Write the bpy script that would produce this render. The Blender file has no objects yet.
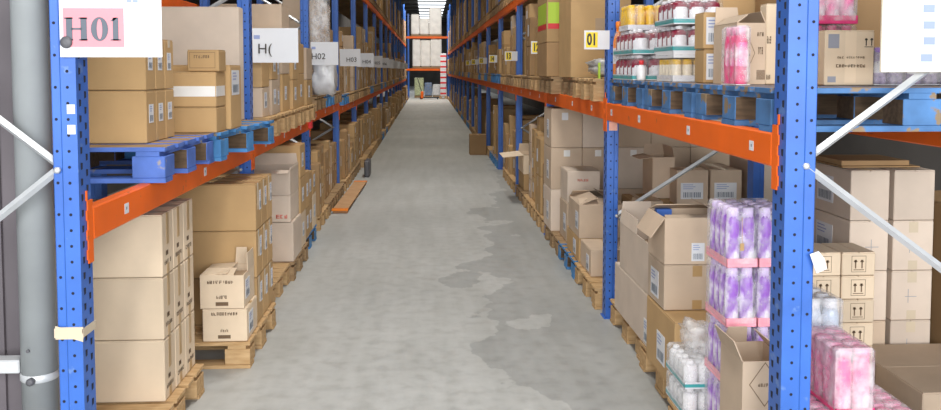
import bpy, bmesh, math, random
from mathutils import Vector, Matrix
random.seed(7)
S = bpy.context.scene
COL = S.collection
R = math.radians

# ------------------------------------------------------------------ camera
cam_d = bpy.data.cameras.new('camera'); cam = bpy.data.objects.new('camera', cam_d); COL.objects.link(cam)
cam_d.sensor_width = 36.0; cam_d.lens = 36.0 * 827 / 941
cam_d.shift_y = -89 / 941; cam_d.clip_start = .05; cam_d.clip_end = 300
cam.location = (0, 0, 1.68)
cam.rotation_euler = (R(90 - 3.2), 0, R(-3.01))
S.camera = cam

# ------------------------------------------------------------------ materials
def new_mat(name):
    m = bpy.data.materials.new(name); m.use_nodes = True
    nt = m.node_tree; b = nt.nodes['Principled BSDF']
    return m, nt, b
def link(nt, a, b): nt.links.new(a, b)
def noise(nt, scale, detail=3, vec=None, stretch=None):
    n = nt.nodes.new('ShaderNodeTexNoise'); n.inputs['Scale'].default_value = scale; n.inputs['Detail'].default_value = detail
    tc = nt.nodes.new('ShaderNodeTexCoord')
    src = tc.outputs['Object']
    if stretch:
        mp = nt.nodes.new('ShaderNodeMapping'); mp.inputs['Scale'].default_value = stretch
        link(nt, src, mp.inputs['Vector']); src = mp.outputs['Vector']
    link(nt, src, n.inputs['Vector'])
    return n
def ramp(nt, fac, stops):
    r = nt.nodes.new('ShaderNodeValToRGB')
    e = r.color_ramp.elements
    e[0].position, e[0].color = stops[0][0], (*stops[0][1], 1)
    e[1].position, e[1].color = stops[-1][0], (*stops[-1][1], 1)
    for p, c in stops[1:-1]:
        k = e.new(p); k.color = (*c, 1)
    link(nt, fac, r.inputs['Fac'])
    return r
def bump(nt, b, height, strength=.2, dist=.01):
    bp = nt.nodes.new('ShaderNodeBump'); bp.inputs['Strength'].default_value = strength; bp.inputs['Distance'].default_value = dist
    link(nt, height, bp.inputs['Height']); link(nt, bp.outputs['Normal'], b.inputs['Normal'])
def mul(c, k): return tuple(min(1, x * k) for x in c)
def paint(name, c, rough=.5, var=.12, scale=6, metal=0, wear=None, wear_at=.62, spec=.5):
    m, nt, b = new_mat(name)
    n = noise(nt, scale, 4)
    st = [(.3, mul(c, 1 - var)), (.7, mul(c, 1 + var))]
    r = ramp(nt, n.outputs['Fac'], st); out = r.outputs['Color']
    if wear:
        n2 = noise(nt, 14, 6)
        f = ramp(nt, n2.outputs['Fac'], [(wear_at, (0, 0, 0)), (wear_at + .04, (1, 1, 1))])
        mx = nt.nodes.new('ShaderNodeMix'); mx.data_type = 'RGBA'
        link(nt, f.outputs['Color'], mx.inputs['Factor']); link(nt, out, mx.inputs['A']); mx.inputs['B'].default_value = (*wear, 1)
        out = mx.outputs['Result']
    link(nt, out, b.inputs['Base Color'])
    b.inputs['Roughness'].default_value = rough; b.inputs['Metallic'].default_value = metal
    b.inputs['Specular IOR Level'].default_value = spec
    return m
def card(name, c):
    m, nt, b = new_mat(name)
    n = noise(nt, 5, 5)
    oi = nt.nodes.new('ShaderNodeObjectInfo')
    r = ramp(nt, n.outputs['Fac'], [(.3, mul(c, .92)), (.7, mul(c, 1.06))])
    hs = nt.nodes.new('ShaderNodeHueSaturation')
    mr = nt.nodes.new('ShaderNodeMapRange'); mr.inputs['To Min'].default_value = .9; mr.inputs['To Max'].default_value = 1.1
    link(nt, oi.outputs['Random'], mr.inputs['Value']); link(nt, mr.outputs['Result'], hs.inputs['Value'])
    link(nt, r.outputs['Color'], hs.inputs['Color']); link(nt, hs.outputs['Color'], b.inputs['Base Color'])
    b.inputs['Roughness'].default_value = .75; b.inputs['Specular IOR Level'].default_value = .25
    f = noise(nt, 60, 2, stretch=(1, 1, .05)); bump(nt, b, f.outputs['Fac'], .08, .003)
    return m
def wood(name, c, dark):
    m, nt, b = new_mat(name)
    n = noise(nt, 9, 5, stretch=(1, 6, 6))
    r = ramp(nt, n.outputs['Fac'], [(.3, dark), (.7, c)])
    link(nt, r.outputs['Color'], b.inputs['Base Color']); b.inputs['Roughness'].default_value = .8
    b.inputs['Specular IOR Level'].default_value = .2
    bump(nt, b, n.outputs['Fac'], .25, .004)
    return m
def glassy(name, tint, gloss=.25, rough=.15, opac=0.0):
    """thin clear plastic film: mostly see-through with a sheen"""
    m, nt, b = new_mat(name)
    out = nt.nodes['Material Output']
    t = nt.nodes.new('ShaderNodeBsdfTransparent'); t.inputs['Color'].default_value = (*tint, 1)
    b.inputs['Base Color'].default_value = (.85, .85, .86, 1); b.inputs['Roughness'].default_value = rough
    n = noise(nt, 16, 4)
    f = ramp(nt, n.outputs['Fac'], [(.35, (opac,) * 3), (.72, (gloss,) * 3)])
    mx = nt.nodes.new('ShaderNodeMixShader')
    link(nt, f.outputs['Color'], mx.inputs['Fac']); link(nt, t.outputs['BSDF'], mx.inputs[1]); link(nt, b.outputs['BSDF'], mx.inputs[2])
    link(nt, mx.outputs['Shader'], out.inputs['Surface'])
    bump(nt, b, n.outputs['Fac'], .6, .02)
    return m
def emit(name, c, s):
    m, nt, b = new_mat(name)
    b.inputs['Base Color'].default_value = (*c, 1)
    b.inputs['Emission Color'].default_value = (*c, 1); b.inputs['Emission Strength'].default_value = s
    return m

M = {}
M['cream'] = card('cream_card', (.72, .58, .42))
M['kraft'] = card('kraft_card', (.50, .325, .155))
M['beige'] = card('beige_card', (.56, .435, .32))
M['brown'] = card('brown_card', (.36, .225, .11))
M['pale'] = card('pale_card', (.66, .55, .45))
M['inside'] = card('inner_card', (.40, .29, .19))
M['tape'] = paint('brown_tape', (.42, .27, .12), .3, .08)
M['tape_clear'] = paint('pale_tape', (.62, .52, .38), .25, .05)
M['tape_white'] = paint('white_tape', (.78, .77, .74), .35, .05)
M['paper'] = paint('white_paper', (.72, .735, .765), .6, .02)
M['ink'] = paint('black_ink', (.04, .035, .03), .6, .1)
M['ink_soft'] = paint('grey_ink', (.3, .31, .36), .6, .1)
M['ink_faint'] = paint('blue_grey_ink', (.28, .34, .58), .6, .05)
M['ink_brown'] = paint('brown_ink', (.16, .10, .055), .7, .1)
M['ink_red'] = paint('red_ink', (.65, .13, .09), .6, .1)
M['ink_sign'] = paint('sign_ink', (.10, .12, .15), .6, .05)
M['wood_dark'] = wood('dark_brown_wood', (.15, .1, .06), (.08, .055, .035))
M['ink_slate'] = paint('slate_ink', (.16, .2, .25), .6, .1)
M['pink_print'] = paint('pink_print', (.76, .26, .30), .6, .03)
M['blue'] = paint('blue_enamel', (.038, .135, .49), .42, .14, 5, wear=(.1, .2, .48), wear_at=.64)
M['hole'] = paint('punched_hole', (.012, .014, .03), .9, .1)
M['orange'] = paint('orange_enamel', (.86, .135, .003), .5, .08, 4, wear=(.55, .13, .03), wear_at=.68)
M['galv'] = paint('galvanised_steel', (.60, .62, .63), .4, .08, 10, metal=.3)
M['column'] = paint('grey_column_paint', (.29, .31, .315), .5, .15, 3)
M['wood'] = wood('pale_pine', (.60, .41, .22), (.44, .27, .12))
M['wood_old'] = wood('weathered_pine', (.42, .29, .16), (.27, .17, .09))
M['wood_red'] = wood('orange_stained_pine', (.58, .36, .2), (.42, .24, .12))
M['blue_wood_deep'] = paint('deep_blue_wood', (.075, .16, .50), .6, .25, 7, wear=(.32, .3, .3), wear_at=.64)
M['blue_wood_right'] = paint('dirty_blue_wood', (.06, .165, .36), .65, .35, 7, wear=(.24, .17, .1), wear_at=.58)
M['peach'] = paint('peach_reflector', (.85, .42, .3), .4, .1, 20)
M['blue_wood'] = paint('blue_painted_wood', (.06, .23, .50), .6, .3, 7, wear=(.30, .25, .17), wear_at=.62)
M['blue_wood_old'] = paint('faded_blue_wood', (.17, .26, .43), .7, .25, 6, wear=(.33, .3, .24), wear_at=.55)
M['white_pl'] = paint('white_plastic', (.82, .82, .84), .3, .04)
M['bag'] = paint('milky_polythene', (.72, .73, .74), .3, .12, 12)
M['grey_bag'] = paint('grey_polythene', (.5, .49, .47), .3, .3, 18)
M['red'] = paint('red_plastic', (.7, .03, .04), .4, .08)
M['yellow'] = paint('yellow_plastic', (.9, .56, .03), .3, .08)
M['yellow_sign'] = paint('yellow_sign', (.92, .68, .02), .5, .03)
M['orange_pl'] = paint('orange_plastic', (.9, .25, .02), .3, .05)
M['maroon'] = paint('maroon_bottle', (.25, .02, .045), .25, .1)
M['purple'] = paint('purple_bottle', (.27, .08, .58), .25, .15, 20)
M['lilac'] = paint('lilac_print', (.73, .62, .83), .3, .35, 30)
M['pink'] = paint('pink_bottle', (.85, .20, .42), .25, .25, 25)
M['pink_band'] = paint('pink_tray', (.93, .36, .44), .35, .1, 20)
M['deep_pink'] = paint('deep_pink', (.75, .05, .2), .3, .15, 18)
M['teal'] = paint('teal_print', (.05, .35, .36), .4, .1)
M['cream_pl'] = paint('cream_bottle', (.82, .74, .58), .35, .08)
M['pale_green'] = paint('pale_green_wrap', (.5, .55, .33), .5, .35, 14)
M['lime'] = paint('lime_label', (.46, .66, .05), .5, .05)
M['black'] = paint('black_rubber', (.02, .02, .022), .6, .2)
M['dark_steel'] = paint('dark_steel', (.1, .1, .11), .5, .2)
M['grey_bottle'] = paint('grey_lilac_bottle', (.42, .36, .5), .35, .5, 40)
M['clear_blue'] = paint('clear_bottle', (.55, .62, .72), .15, .1)
M['film'] = glassy('shrink_film', (.97, .97, .98), .55, .12, .05)
M['film_clear'] = glassy('clear_shrink_film', (.97, .97, .98), .32, .1, .0)
M['film_thin'] = glassy('stretch_film', (.98, .98, .98), .55, .2, .12)
M['wrap_white'] = paint('white_stretch_wrap', (.84, .82, .78), .35, .1, 3)
M['skylight'] = emit('skylight_sheet', (.9, .95, 1), 2.2)


def mottled(name, stops, scale=16, rough=.3):
    m, nt, b = new_mat(name); n = noise(nt, scale, 3, stretch=(1, 1, .5))
    r = ramp(nt, n.outputs['Fac'], stops); link(nt, r.outputs['Color'], b.inputs['Base Color']); b.inputs['Roughness'].default_value = rough
    return m
M['lilac'] = mottled('purple_white_bottle', [(.42, (.30, .09, .55)), (.49, (.60, .42, .78)), (.55, (.86, .82, .9)), (.7, (.92, .9, .94))])
M['lilac_cap'] = mottled('lilac_cap', [(.4, (.6, .42, .78)), (.6, (.82, .76, .9))])
M['pink'] = mottled('pink_white_bottle', [(.38, (.80, .12, .36)), (.48, (.9, .38, .56)), (.56, (.93, .72, .8)), (.7, (.95, .9, .92))])
M['film_pink'] = glassy('pink_shrink_film', (.98, .86, .91), .62, .14, .16)
# ------------------------------------------------------------------ mesh helpers
class MB:
    def __init__(s): s.bm = bmesh.new()
    def box(s, x0, x1, y0, y1, z0, z1, m=0, bev=0):
        b2 = bmesh.new() if bev else s.bm
        vs = [b2.verts.new(p) for p in ((x0,y0,z0),(x1,y0,z0),(x1,y1,z0),(x0,y1,z0),(x0,y0,z1),(x1,y0,z1),(x1,y1,z1),(x0,y1,z1))]
        for f in ((3,2,1,0),(4,5,6,7),(0,1,5,4),(1,2,6,5),(2,3,7,6),(3,0,4,7)):
            b2.faces.new([vs[i] for i in f]).material_index = m
        if bev:
            bmesh.ops.bevel(b2, geom=b2.edges[:], offset=bev, segments=1, affect='EDGES', profile=.5)
            for f in b2.faces: f.material_index = m
            me = bpy.data.meshes.new('t'); b2.to_mesh(me); b2.free(); s.bm.from_mesh(me); bpy.data.meshes.remove(me)
        return s
    def poly_prism(s, pts, axis, a0, a1, m=0):
        """pts 2-D, extruded along axis ('x','y','z') from a0 to a1"""
        def P(p, a):
            return {'z': (p[0], p[1], a), 'y': (p[0], a, p[1]), 'x': (a, p[0], p[1])}[axis]
        A = [s.bm.verts.new(P(p, a0)) for p in pts]; B = [s.bm.verts.new(P(p, a1)) for p in pts]
        n = len(pts); fs = [s.bm.faces.new(A), s.bm.faces.new(B[::-1])]
        for i in range(n):
            fs.append(s.bm.faces.new((A[i], B[i], B[(i+1) % n], A[(i+1) % n])))
        for f in fs: f.material_index = m
        return s
    def lathe(s, prof, c=(0,0,0), n=12, m=0, cap=True):
        rings = []
        for r, z in prof:
            rings.append([s.bm.verts.new((c[0]+r*math.cos(2*math.pi*i/n), c[1]+r*math.sin(2*math.pi*i/n), c[2]+z)) for i in range(n)])
        for a, b in zip(rings, rings[1:]):
            for i in range(n):
                f = s.bm.faces.new((a[i], a[(i+1)%n], b[(i+1)%n], b[i])); f.material_index = m; f.smooth = True
        if cap:
            s.bm.faces.new(rings[0][::-1]).material_index = m; s.bm.faces.new(rings[-1]).material_index = m
        return s
    def rod(s, p, q, r, n=8, m=0, flat=None):
        p, q = Vector(p), Vector(q); d = (q-p).normalized()
        u = d.orthogonal().normalized() if flat is None else Vector(flat).normalized()
        v = d.cross(u)
        A, B = [], []
        for i in range(n):
            t = 2*math.pi*(i+.5)/n; o = (u*math.cos(t)+v*math.sin(t))*r
            A.append(s.bm.verts.new(p+o)); B.append(s.bm.verts.new(q+o))
        for i in range(n):
            f = s.bm.faces.new((A[i], A[(i+1)%n], B[(i+1)%n], B[i])); f.material_index = m; f.smooth = n > 5
        s.bm.faces.new(A[::-1]).material_index = m; s.bm.faces.new(B).material_index = m
        return s
    def quad(s, pts, m=0):
        f = s.bm.faces.new([s.bm.verts.new(p) for p in pts]); f.material_index = m; return s
    def build(s, name, mats, parent=None, loc=None):
        bmesh.ops.recalc_face_normals(s.bm, faces=s.bm.faces[:])
        me = bpy.data.meshes.new(name); s.bm.to_mesh(me); s.bm.free()
        if not isinstance(mats, (list, tuple)): mats = [mats]
        for k in mats: me.materials.append(M[k] if isinstance(k, str) else k)
        o = bpy.data.objects.new(name, me); COL.objects.link(o)
        if parent: o.parent = parent
        if loc: o.location = loc
        return o
def tag(o, label, cat, group=None, kind=None):
    if label: o['label'] = label
    if cat: o['category'] = cat
    if group: o['group'] = group
    if kind: o['kind'] = kind
    return o
def empty(name, loc, label, cat, group=None, rz=0):
    o = bpy.data.objects.new(name, None); COL.objects.link(o); o.empty_display_size = .1
    o.location = loc; o.rotation_euler = (0, 0, rz)
    return tag(o, label, cat, group)
def copy_tree(o, parent=None):
    c = o.copy(); COL.objects.link(c)
    if parent: c.parent = parent
    for ch in o.children: copy_tree(ch, c)
    return c

def text_mesh(body, size, mats, name, parent, origin, ux, uy, depth=.0006, align='CENTER', bold=0.0):
    """flat raised lettering: origin, unit vectors ux (reading direction) and uy (up)"""
    cu = bpy.data.curves.new('t', 'FONT'); cu.body = body; cu.size = size; cu.extrude = depth; cu.align_x = align; cu.align_y = 'CENTER'
    cu.offset = bold; cu.resolution_u = 3
    ob = bpy.data.objects.new('t', cu); COL.objects.link(ob)
    dg = bpy.context.evaluated_depsgraph_get(); me = bpy.data.meshes.new_from_object(ob.evaluated_get(dg))
    bpy.data.objects.remove(ob); bpy.data.curves.remove(cu)
    ux, uy = Vector(ux), Vector(uy); uz = ux.normalized().cross(uy)
    mt = Matrix((ux, uy, uz)).transposed().to_4x4(); mt.translation = Vector(origin)
    me.transform(mt); me.materials.clear(); me.materials.append(M[mats]); me.name = name
    o = bpy.data.objects.new(name, me); COL.objects.link(o); o.parent = parent
    return o

# faces of a carton in its own frame: (origin at viewer's lower left, u direction, v direction, normal)
def face_frame(f, w, d, h):
    hx, hy = w/2, d/2
    if f == 'F': return Vector((-hx,-hy,0)), Vector((1,0,0)), Vector((0,0,1)), Vector((0,-1,0)), w, h
    if f == 'R': return Vector((hx,-hy,0)), Vector((0,1,0)), Vector((0,0,1)), Vector((1,0,0)), d, h
    if f == 'L': return Vector((-hx,hy,0)), Vector((0,-1,0)), Vector((0,0,1)), Vector((-1,0,0)), d, h
    if f == 'T': return Vector((-hx,-hy,h)), Vector((1,0,0)), Vector((0,1,0)), Vector((0,0,1)), w, d
def decal(parent, name, f, dims, u0, u1, v0, v1, mat, t=.0012, lift=0.0):
    """thin sheet lying on a carton's face; u, v in metres from the face's lower left"""
    o, U, V, N, W, Hh = face_frame(f, *dims)
    mb = MB(); pts = []
    for a in (lift, lift + t):
        for u, v in ((u0,v0),(u1,v0),(u1,v1),(u0,v1)):
            pts.append(o + U*u + V*v + N*a)
    vs = [mb.bm.verts.new(p) for p in pts]
    for q in ((0,1,2,3),(4,5,6,7),(0,1,5,4),(1,2,6,5),(2,3,7,6),(3,0,4,7)): mb.bm.faces.new([vs[i] for i in q])
    return mb.build(name, mat, parent)
def marks(parent, name, f, dims, rects, mat, lift=.0):
    """printing: a set of small bars (u0,u1,v0,v1) on one face as one mesh"""
    o, U, V, N, W, Hh = face_frame(f, *dims)
    mb = MB()
    for u0, u1, v0, v1 in rects:
        a = lift + .0008
        mb.quad([o+U*u0+V*v0+N*a, o+U*u1+V*v0+N*a, o+U*u1+V*v1+N*a, o+U*u0+V*v1+N*a])
    return mb.build(name, mat, parent)
def shipping_label(parent, f, dims, u0, u1, v0, v1):
    p = decal(parent, 'paper_label', f, dims, u0, u1, v0, v1, 'paper')
    W, Hh = u1-u0, v1-v0; rs = []
    for i in range(3):
        rs.append((u0+W*.1, u0+W*(.55+.1*(i%2)), v0+Hh*(.86-.12*i), v0+Hh*(.9-.12*i)))
    marks(p, 'printed_lines', f, dims, rs, 'ink_faint', .0015)
    rs = []; x = .12
    while x < .85:
        w = random.choice((.02, .035, .05)); rs.append((u0+W*x, u0+W*(x+w), v0+Hh*.1, v0+Hh*.42)); x += w + .035
    marks(p, 'barcode', f, dims, rs, 'ink_slate', .0015)
    return p
def arrows(parent, f, dims, uc, vc, s, boxed=True, ink='ink_brown'):
    rs = []
    for d in (-.22, .22):
        c = uc + d*s
        rs += [(c-.045*s, c+.045*s, vc-.3*s, vc+.25*s), (c-.12*s, c+.12*s, vc+.12*s, vc+.2*s), (c-.08*s, c+.08*s, vc+.2*s, vc+.28*s)]
    rs.append((uc-.36*s, uc+.36*s, vc-.42*s, vc-.37*s))
    if boxed:
        a, b = .5*s, .55*s; t = .03*s
        rs += [(uc-a, uc-a+t, vc-b, vc+b), (uc+a-t, uc+a, vc-b, vc+b), (uc-a, uc+a, vc-b, vc-b+t), (uc-a, uc+a, vc+b-t, vc+b)]
    return marks(parent, 'printed_arrows', f, dims, rs, ink)
def smudge_text(parent, f, dims, u0, u1, v, h, n, ink='ink_brown', name='printed_text'):
    """a line of lettering too small to read in the photograph: a row of short strokes"""
    rs = []; w = (u1-u0)/n
    for i in range(n):
        a = u0 + i*w; e_ = random.uniform(.55, .85)
        if random.random() < .06: continue
        if random.random() < .92: rs.append((a, a+w*.3, v, v+h*random.uniform(.7, 1)))
        if random.random() < .75: rs.append((a+w*(e_-.22), a+w*e_, v+h*random.uniform(0, .3), v+h))
        for y_ in (0, .42, .8):
            if random.random() < .6: rs.append((a, a+w*e_, v+h*y_, v+h*(y_+.2)))
    return marks(parent, name, f, dims, rs, ink)

def carton_body(w, d, h, seam='y'):
    mb = MB(); hx, hy = w/2, d/2; t = .004
    mb.box(-hx, hx, -hy, hy, 0, h-t, bev=min(.004, h*.1))
    g = .003
    if seam == 'y':   # flaps meet along a line running in y
        mb.box(-hx+.002, -g, -hy+.002, hy-.002, h-t, h); mb.box(g, hx-.002, -hy+.002, hy-.002, h-t, h)
    else:
        mb.box(-hx+.002, hx-.002, -hy+.002, -g, h-t, h); mb.box(-hx+.002, hx-.002, g, hy-.002, h-t, h)
    return mb
CARTONS = []
def carton(x0, x1, y0, y1, z0, z1, mat, label, group=None, rz=0, seam='y', tape='tape', tape_faces='', name='cardboard_carton'):
    w, d, h = x1-x0, y1-y0, z1-z0-.0015
    e = empty(name, ((x0+x1)/2, (y0+y1)/2, z0+.0007), label, 'carton', group, R(rz))
    carton_body(w, d, h, seam).build('body', mat, e)
    dims = (w, d, h)
    if tape:
        tw = min(.024, min(w, d)*.12)
        if seam == 'y': decal(e, 'tape', 'T', dims, w/2-tw, w/2+tw, 0.002, d-.002, tape, .0006)
        else: decal(e, 'tape', 'T', dims, 0.002, w-.002, d/2-tw, d/2+tw, tape, .0006)
        for f in tape_faces:
            W = w if f == 'F' else d
            decal(e, 'tape', f, dims, W/2-tw, W/2+tw, h-min(.06, h*.3), h-.005, tape, .0006)
            decal(e, 'tape', f, dims, W/2-tw, W/2+tw, .005, min(.05, h*.25), tape, .0006)
    CARTONS.append(e)
    return e, dims
def open_carton(x0, x1, y0, y1, z0, z1, mat, label, flaps, group=None, rz=0, name='open_carton', fill=None):
    """flaps: {'F':angle,...}; angle 0 lies shut, 90 stands up, 180+ hangs outward"""
    w, d, h = x1-x0, y1-y0, z1-z0-.0015; hx, hy = w/2, d/2; t = .006
    e = empty(name, ((x0+x1)/2, (y0+y1)/2, z0+.0007), label, 'carton', group, R(rz))
    mb = MB()
    mb.box(-hx, hx, -hy, hy, 0, .006)
    mb.box(-hx, -hx+t, -hy, hy, .006, h); mb.box(hx-t, hx, -hy, hy, .006, h)
    mb.box(-hx+t, hx-t, -hy, -hy+t, .006, h); mb.box(-hx+t, hx-t, hy-t, hy, .006, h)
    mb.build('body', mat, e)
    if fill: MB().box(-hx+t+.004, hx-t-.004, -hy+t+.004, hy-t-.004, .007, h*fill).build('contents', 'inside', e)
    for f, fl_ in flaps.items():
        ang, length = fl_[:2]; fa, fb = fl_[2:] if len(fl_) > 2 else (-1, 1)
        a = R(ang); L = length
        if f in 'FB':
            sgn = -1 if f == 'F' else 1; base = sgn*hy; half = hx - .004
            dirv = Vector((0, -sgn*math.cos(a), math.sin(a)));
            p0 = Vector((0, base, h+.001)); U = Vector((1, 0, 0))
        else:
            sgn = -1 if f == 'L' else 1; base = sgn*hx; half = hy - .004
            dirv = Vector((-sgn*math.cos(a), 0, math.sin(a)))
            p0 = Vector((base, 0, h+.001)); U = Vector((0, 1, 0))
        nn = U.cross(dirv)*.002
        mbf = MB(); vs = []
        for k in (-1, 1):
            for q in (p0+U*half*fa+nn*k, p0+U*half*fb+nn*k, p0+dirv*L+U*(half*fb-.008)+nn*k, p0+dirv*L+U*(half*fa+.008)+nn*k): vs.append(mbf.bm.verts.new(q))
        for q in ((0,1,2,3),(4,5,6,7),(0,1,5,4),(1,2,6,5),(2,3,7,6),(3,0,4,7)): mbf.bm.faces.new([vs[i] for i in q])
        mbf.build('flap', mat, e)
    CARTONS.append(e)
    return e, (w, d, h)

# ------------------------------------------------------------------ pallets
def pallet_parts(dx, dy, h=.15):
    """EUR style: boards run along x, rows of blocks; returns list of (name, MB); origin = centre of base"""
    hx, hy = dx/2, dy/2; out = []
    t = .02
    deck = MB(); ws = [.145, .1, .145, .1, .145] if dy > .72 else [.12, .1, .1, .12]
    gap = (dy - sum(ws))/(len(ws)-1); y = -hy
    for w in ws:
        deck.box(-hx, hx, y, y+w, h-t, h, bev=.002); y += w + gap
    cols = (-hx, -.0725, hx-.145) if dx > .5 else (-hx, hx-.145)
    for x in cols: deck.box(x+.02, x+.12, -hy+.001, hy-.001, h-2*t, h-t)
    out.append(('deck', deck))
    for x in cols:
        for y, w in ((-hy, .14), (-.0725, .145), (hy-.14, .14)):
            out.append(('block', MB().box(x+.002, x+.143, y+.002, y+w-.002, t, h-2*t, bev=.003)))
    for y, w in ((-hy, .1), (-.0725, .145), (hy-.1, .1)):
        out.append(('skid', MB().box(-hx, hx, y, y+w, 0, t)))
    return out
PAL = {}
def pallet(x0, x1, y0, y1, z0, mat, label, group, rz=0, detail=True, h=.15):
    key = (round(x1-x0, 2), round(y1-y0, 2), mat, detail, h)
    loc = ((x0+x1)/2, (y0+y1)/2, z0+.0008)
    if key in PAL:
        o = copy_tree(PAL[key]); o.location = loc; o.rotation_euler = (0, 0, R(rz)); tag(o, label, 'pallet', group); return o
    if detail:
        e = empty('wooden_pallet', loc, label, 'pallet', group, R(rz))
        for nme, mb in pallet_parts(x1-x0, y1-y0, h): mb.build(nme, mat, e)
    else:
        mb = MB()
        for nme, q in pallet_parts(x1-x0, y1-y0, h):
            me = bpy.data.meshes.new('t'); q.bm.to_mesh(me); q.bm.free(); mb.bm.from_mesh(me); bpy.data.meshes.remove(me)
        e = tag(mb.build('wooden_pallet', mat, loc=loc), label, 'pallet', group); e.rotation_euler = (0, 0, R(rz))
    if mat.startswith('blue'):      # dusty, worn-through top boards
        for o in ([e] if e.type == 'MESH' else [c for c in e.children if c.name.startswith('deck')]):
            o.data.materials.append(M['wood_old'])
            for f in o.data.polygons:
                if f.normal.z > .9 and f.center.z > h - .01: f.material_index = 1
        for o in [c for c in e.children if c.name.startswith('block')]:      # faces inside the openings get a darker brown
            o.data.materials.append(M['wood_dark'])
            for f in o.data.polygons:
                if abs(f.normal.y) > .9 and abs(f.center.y) < (y1-y0)/2 - .02: f.material_index = 1
                if abs(f.normal.x) > .9 and abs(f.center.x) < (x1-x0)/2 - .02: f.material_index = 1
    PAL[key] = e
    return e

NTH = ['first', 'second', 'third', 'fourth', 'fifth', 'sixth', 'seventh', 'eighth', 'ninth', 'tenth', 'eleventh', 'twelfth', 'thirteenth', 'fourteenth', 'fifteenth', 'sixteenth', 'seventeenth']
SIDE = {-1: 'left', 1: 'right'}
NB = 16
YL = [2.9] + [5.68 + 2.8*k for k in range(NB)]
YR = [2.70] + [5.45 + 2.8*k for k in range(NB)]
YS = {-1: YL, 1: YR}
def xs(s, u0, u1): return (u0, u1) if s > 0 else (-u1, -u0)
PD = .1      # post depth along the aisle
XF = 1.2     # aisle face of the uprights
XRR = 2.2    # rear uprights
HT = 5.2

# ------------------------------------------------------------------ setting
def structure(o): o['kind'] = 'structure'; return o
fl, nt, b = new_mat('concrete_floor')
tc = nt.nodes.new('ShaderNodeTexCoord')
n1 = noise(nt, .9, 8); n2 = noise(nt, 11, 10); n3 = noise(nt, 1.7, 9, stretch=(1, .7, 1)); n4 = noise(nt, 2.2, 6, stretch=(3, .3, 1))
r1 = ramp(nt, n1.outputs['Fac'], [(.3, (.415, .42, .40)), (.7, (.475, .48, .46))])
r2 = ramp(nt, n2.outputs['Fac'], [(.32, (.86, .86, .85)), (.5, (1, 1, 1)), (.68, (1.08, 1.08, 1.08))])
mx = nt.nodes.new('ShaderNodeMix'); mx.data_type = 'RGBA'; mx.blend_type = 'MULTIPLY'; mx.inputs['Factor'].default_value = .8
link(nt, r1.outputs['Color'], mx.inputs['A']); link(nt, r2.outputs['Color'], mx.inputs['B'])
r4 = ramp(nt, n4.outputs['Fac'], [(.35, (.92, .92, .91)), (.6, (1.04, 1.04, 1.04))])
mx4 = nt.nodes.new('ShaderNodeMix'); mx4.data_type = 'RGBA'; mx4.blend_type = 'MULTIPLY'; mx4.inputs['Factor'].default_value = .8
link(nt, mx.outputs['Result'], mx4.inputs['A']); link(nt, r4.outputs['Color'], mx4.inputs['B'])
sp = nt.nodes.new('ShaderNodeSeparateXYZ'); link(nt, tc.outputs['Object'], sp.inputs[0])
def math_node(op, a, bb):
    m_ = nt.nodes.new('ShaderNodeMath'); m_.operation = op
    for i, v in enumerate((a, bb)):
        if isinstance(v, (int, float)): m_.inputs[i].default_value = v
        else: link(nt, v, m_.inputs[i])
    return m_.outputs[0]
edge = math_node('ADD', sp.outputs['X'], math_node('MULTIPLY', math_node('SUBTRACT', n3.outputs['Fac'], .5), 2.3))
gy = math_node('MULTIPLY', math_node('ABSOLUTE', math_node('SUBTRACT', sp.outputs['Y'], 5.9), 0), .09)
edge = math_node('SUBTRACT', edge, gy)
st = ramp(nt, edge, [(.38, (0, 0, 0)), (.41, (1, 1, 1))])
dk = nt.nodes.new('ShaderNodeMix'); dk.data_type = 'RGBA'; dk.blend_type = 'MULTIPLY'
link(nt, st.outputs['Color'], dk.inputs['Factor']); link(nt, mx4.outputs['Result'], dk.inputs['A']); dk.inputs['B'].default_value = (.80, .805, .81, 1)
link(nt, dk.outputs['Result'], b.inputs['Base Color'])
rr = ramp(nt, n2.outputs['Fac'], [(.3, (.42,)*3), (.7, (.6,)*3)]); link(nt, rr.outputs['Color'], b.inputs['Roughness'])
b.inputs['Specular IOR Level'].default_value = .35
bump(nt, b, n2.outputs['Fac'], .05, .01)
M['floor'] = fl
M['panel'] = paint('dark_sheet_wall', (.115, .10, .11), .6, .25, 2)
M['shed_wall'] = paint('shed_wall', (.15, .14, .13), .8, .2, 1)
M['roof'] = paint('dark_roof_sheet', (.05, .047, .044), .7, .2, 1)
structure(MB().box(-7, 7, -8, 86, -.2, 0).build('floor', 'floor'))
structure(MB().box(-7, 7, -8, 86, 6.4, 6.5).build('ceiling', 'roof'))
structure(MB().box(-4.4, -4.3, -8, 86, 0, 6.4).build('wall_left', 'shed_wall'))
structure(MB().box(4.8, 4.9, -8, 86, 0, 6.4).build('wall_right', 'shed_wall'))
structure(MB().box(-7, 7, 86, 86.1, 0, 6.4).build('wall_far', 'shed_wall'))
w = MB().box(-2.6, -1.52, 3.2, 3.24, 0, 4.2)
for i in range(9): w.box(-2.6+.12*i, -2.57+.12*i, 3.185, 3.2, 0, 4.2)
structure(w.build('wall_left_partition', 'panel'))
for i in range(10):
    structure(MB().box(-4.3, 4.8, 53+i*3.3, 53.25+i*3.3, 6.28, 6.4).build('trim_%d' % (i+1), 'roof'))
for i in range(9):
    structure(MB().box(-.6, 1.3, 53.8+i*3.3, 56.0+i*3.3, 6.33, 6.395).build('window_%d' % (i+1), 'skylight'))

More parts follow.
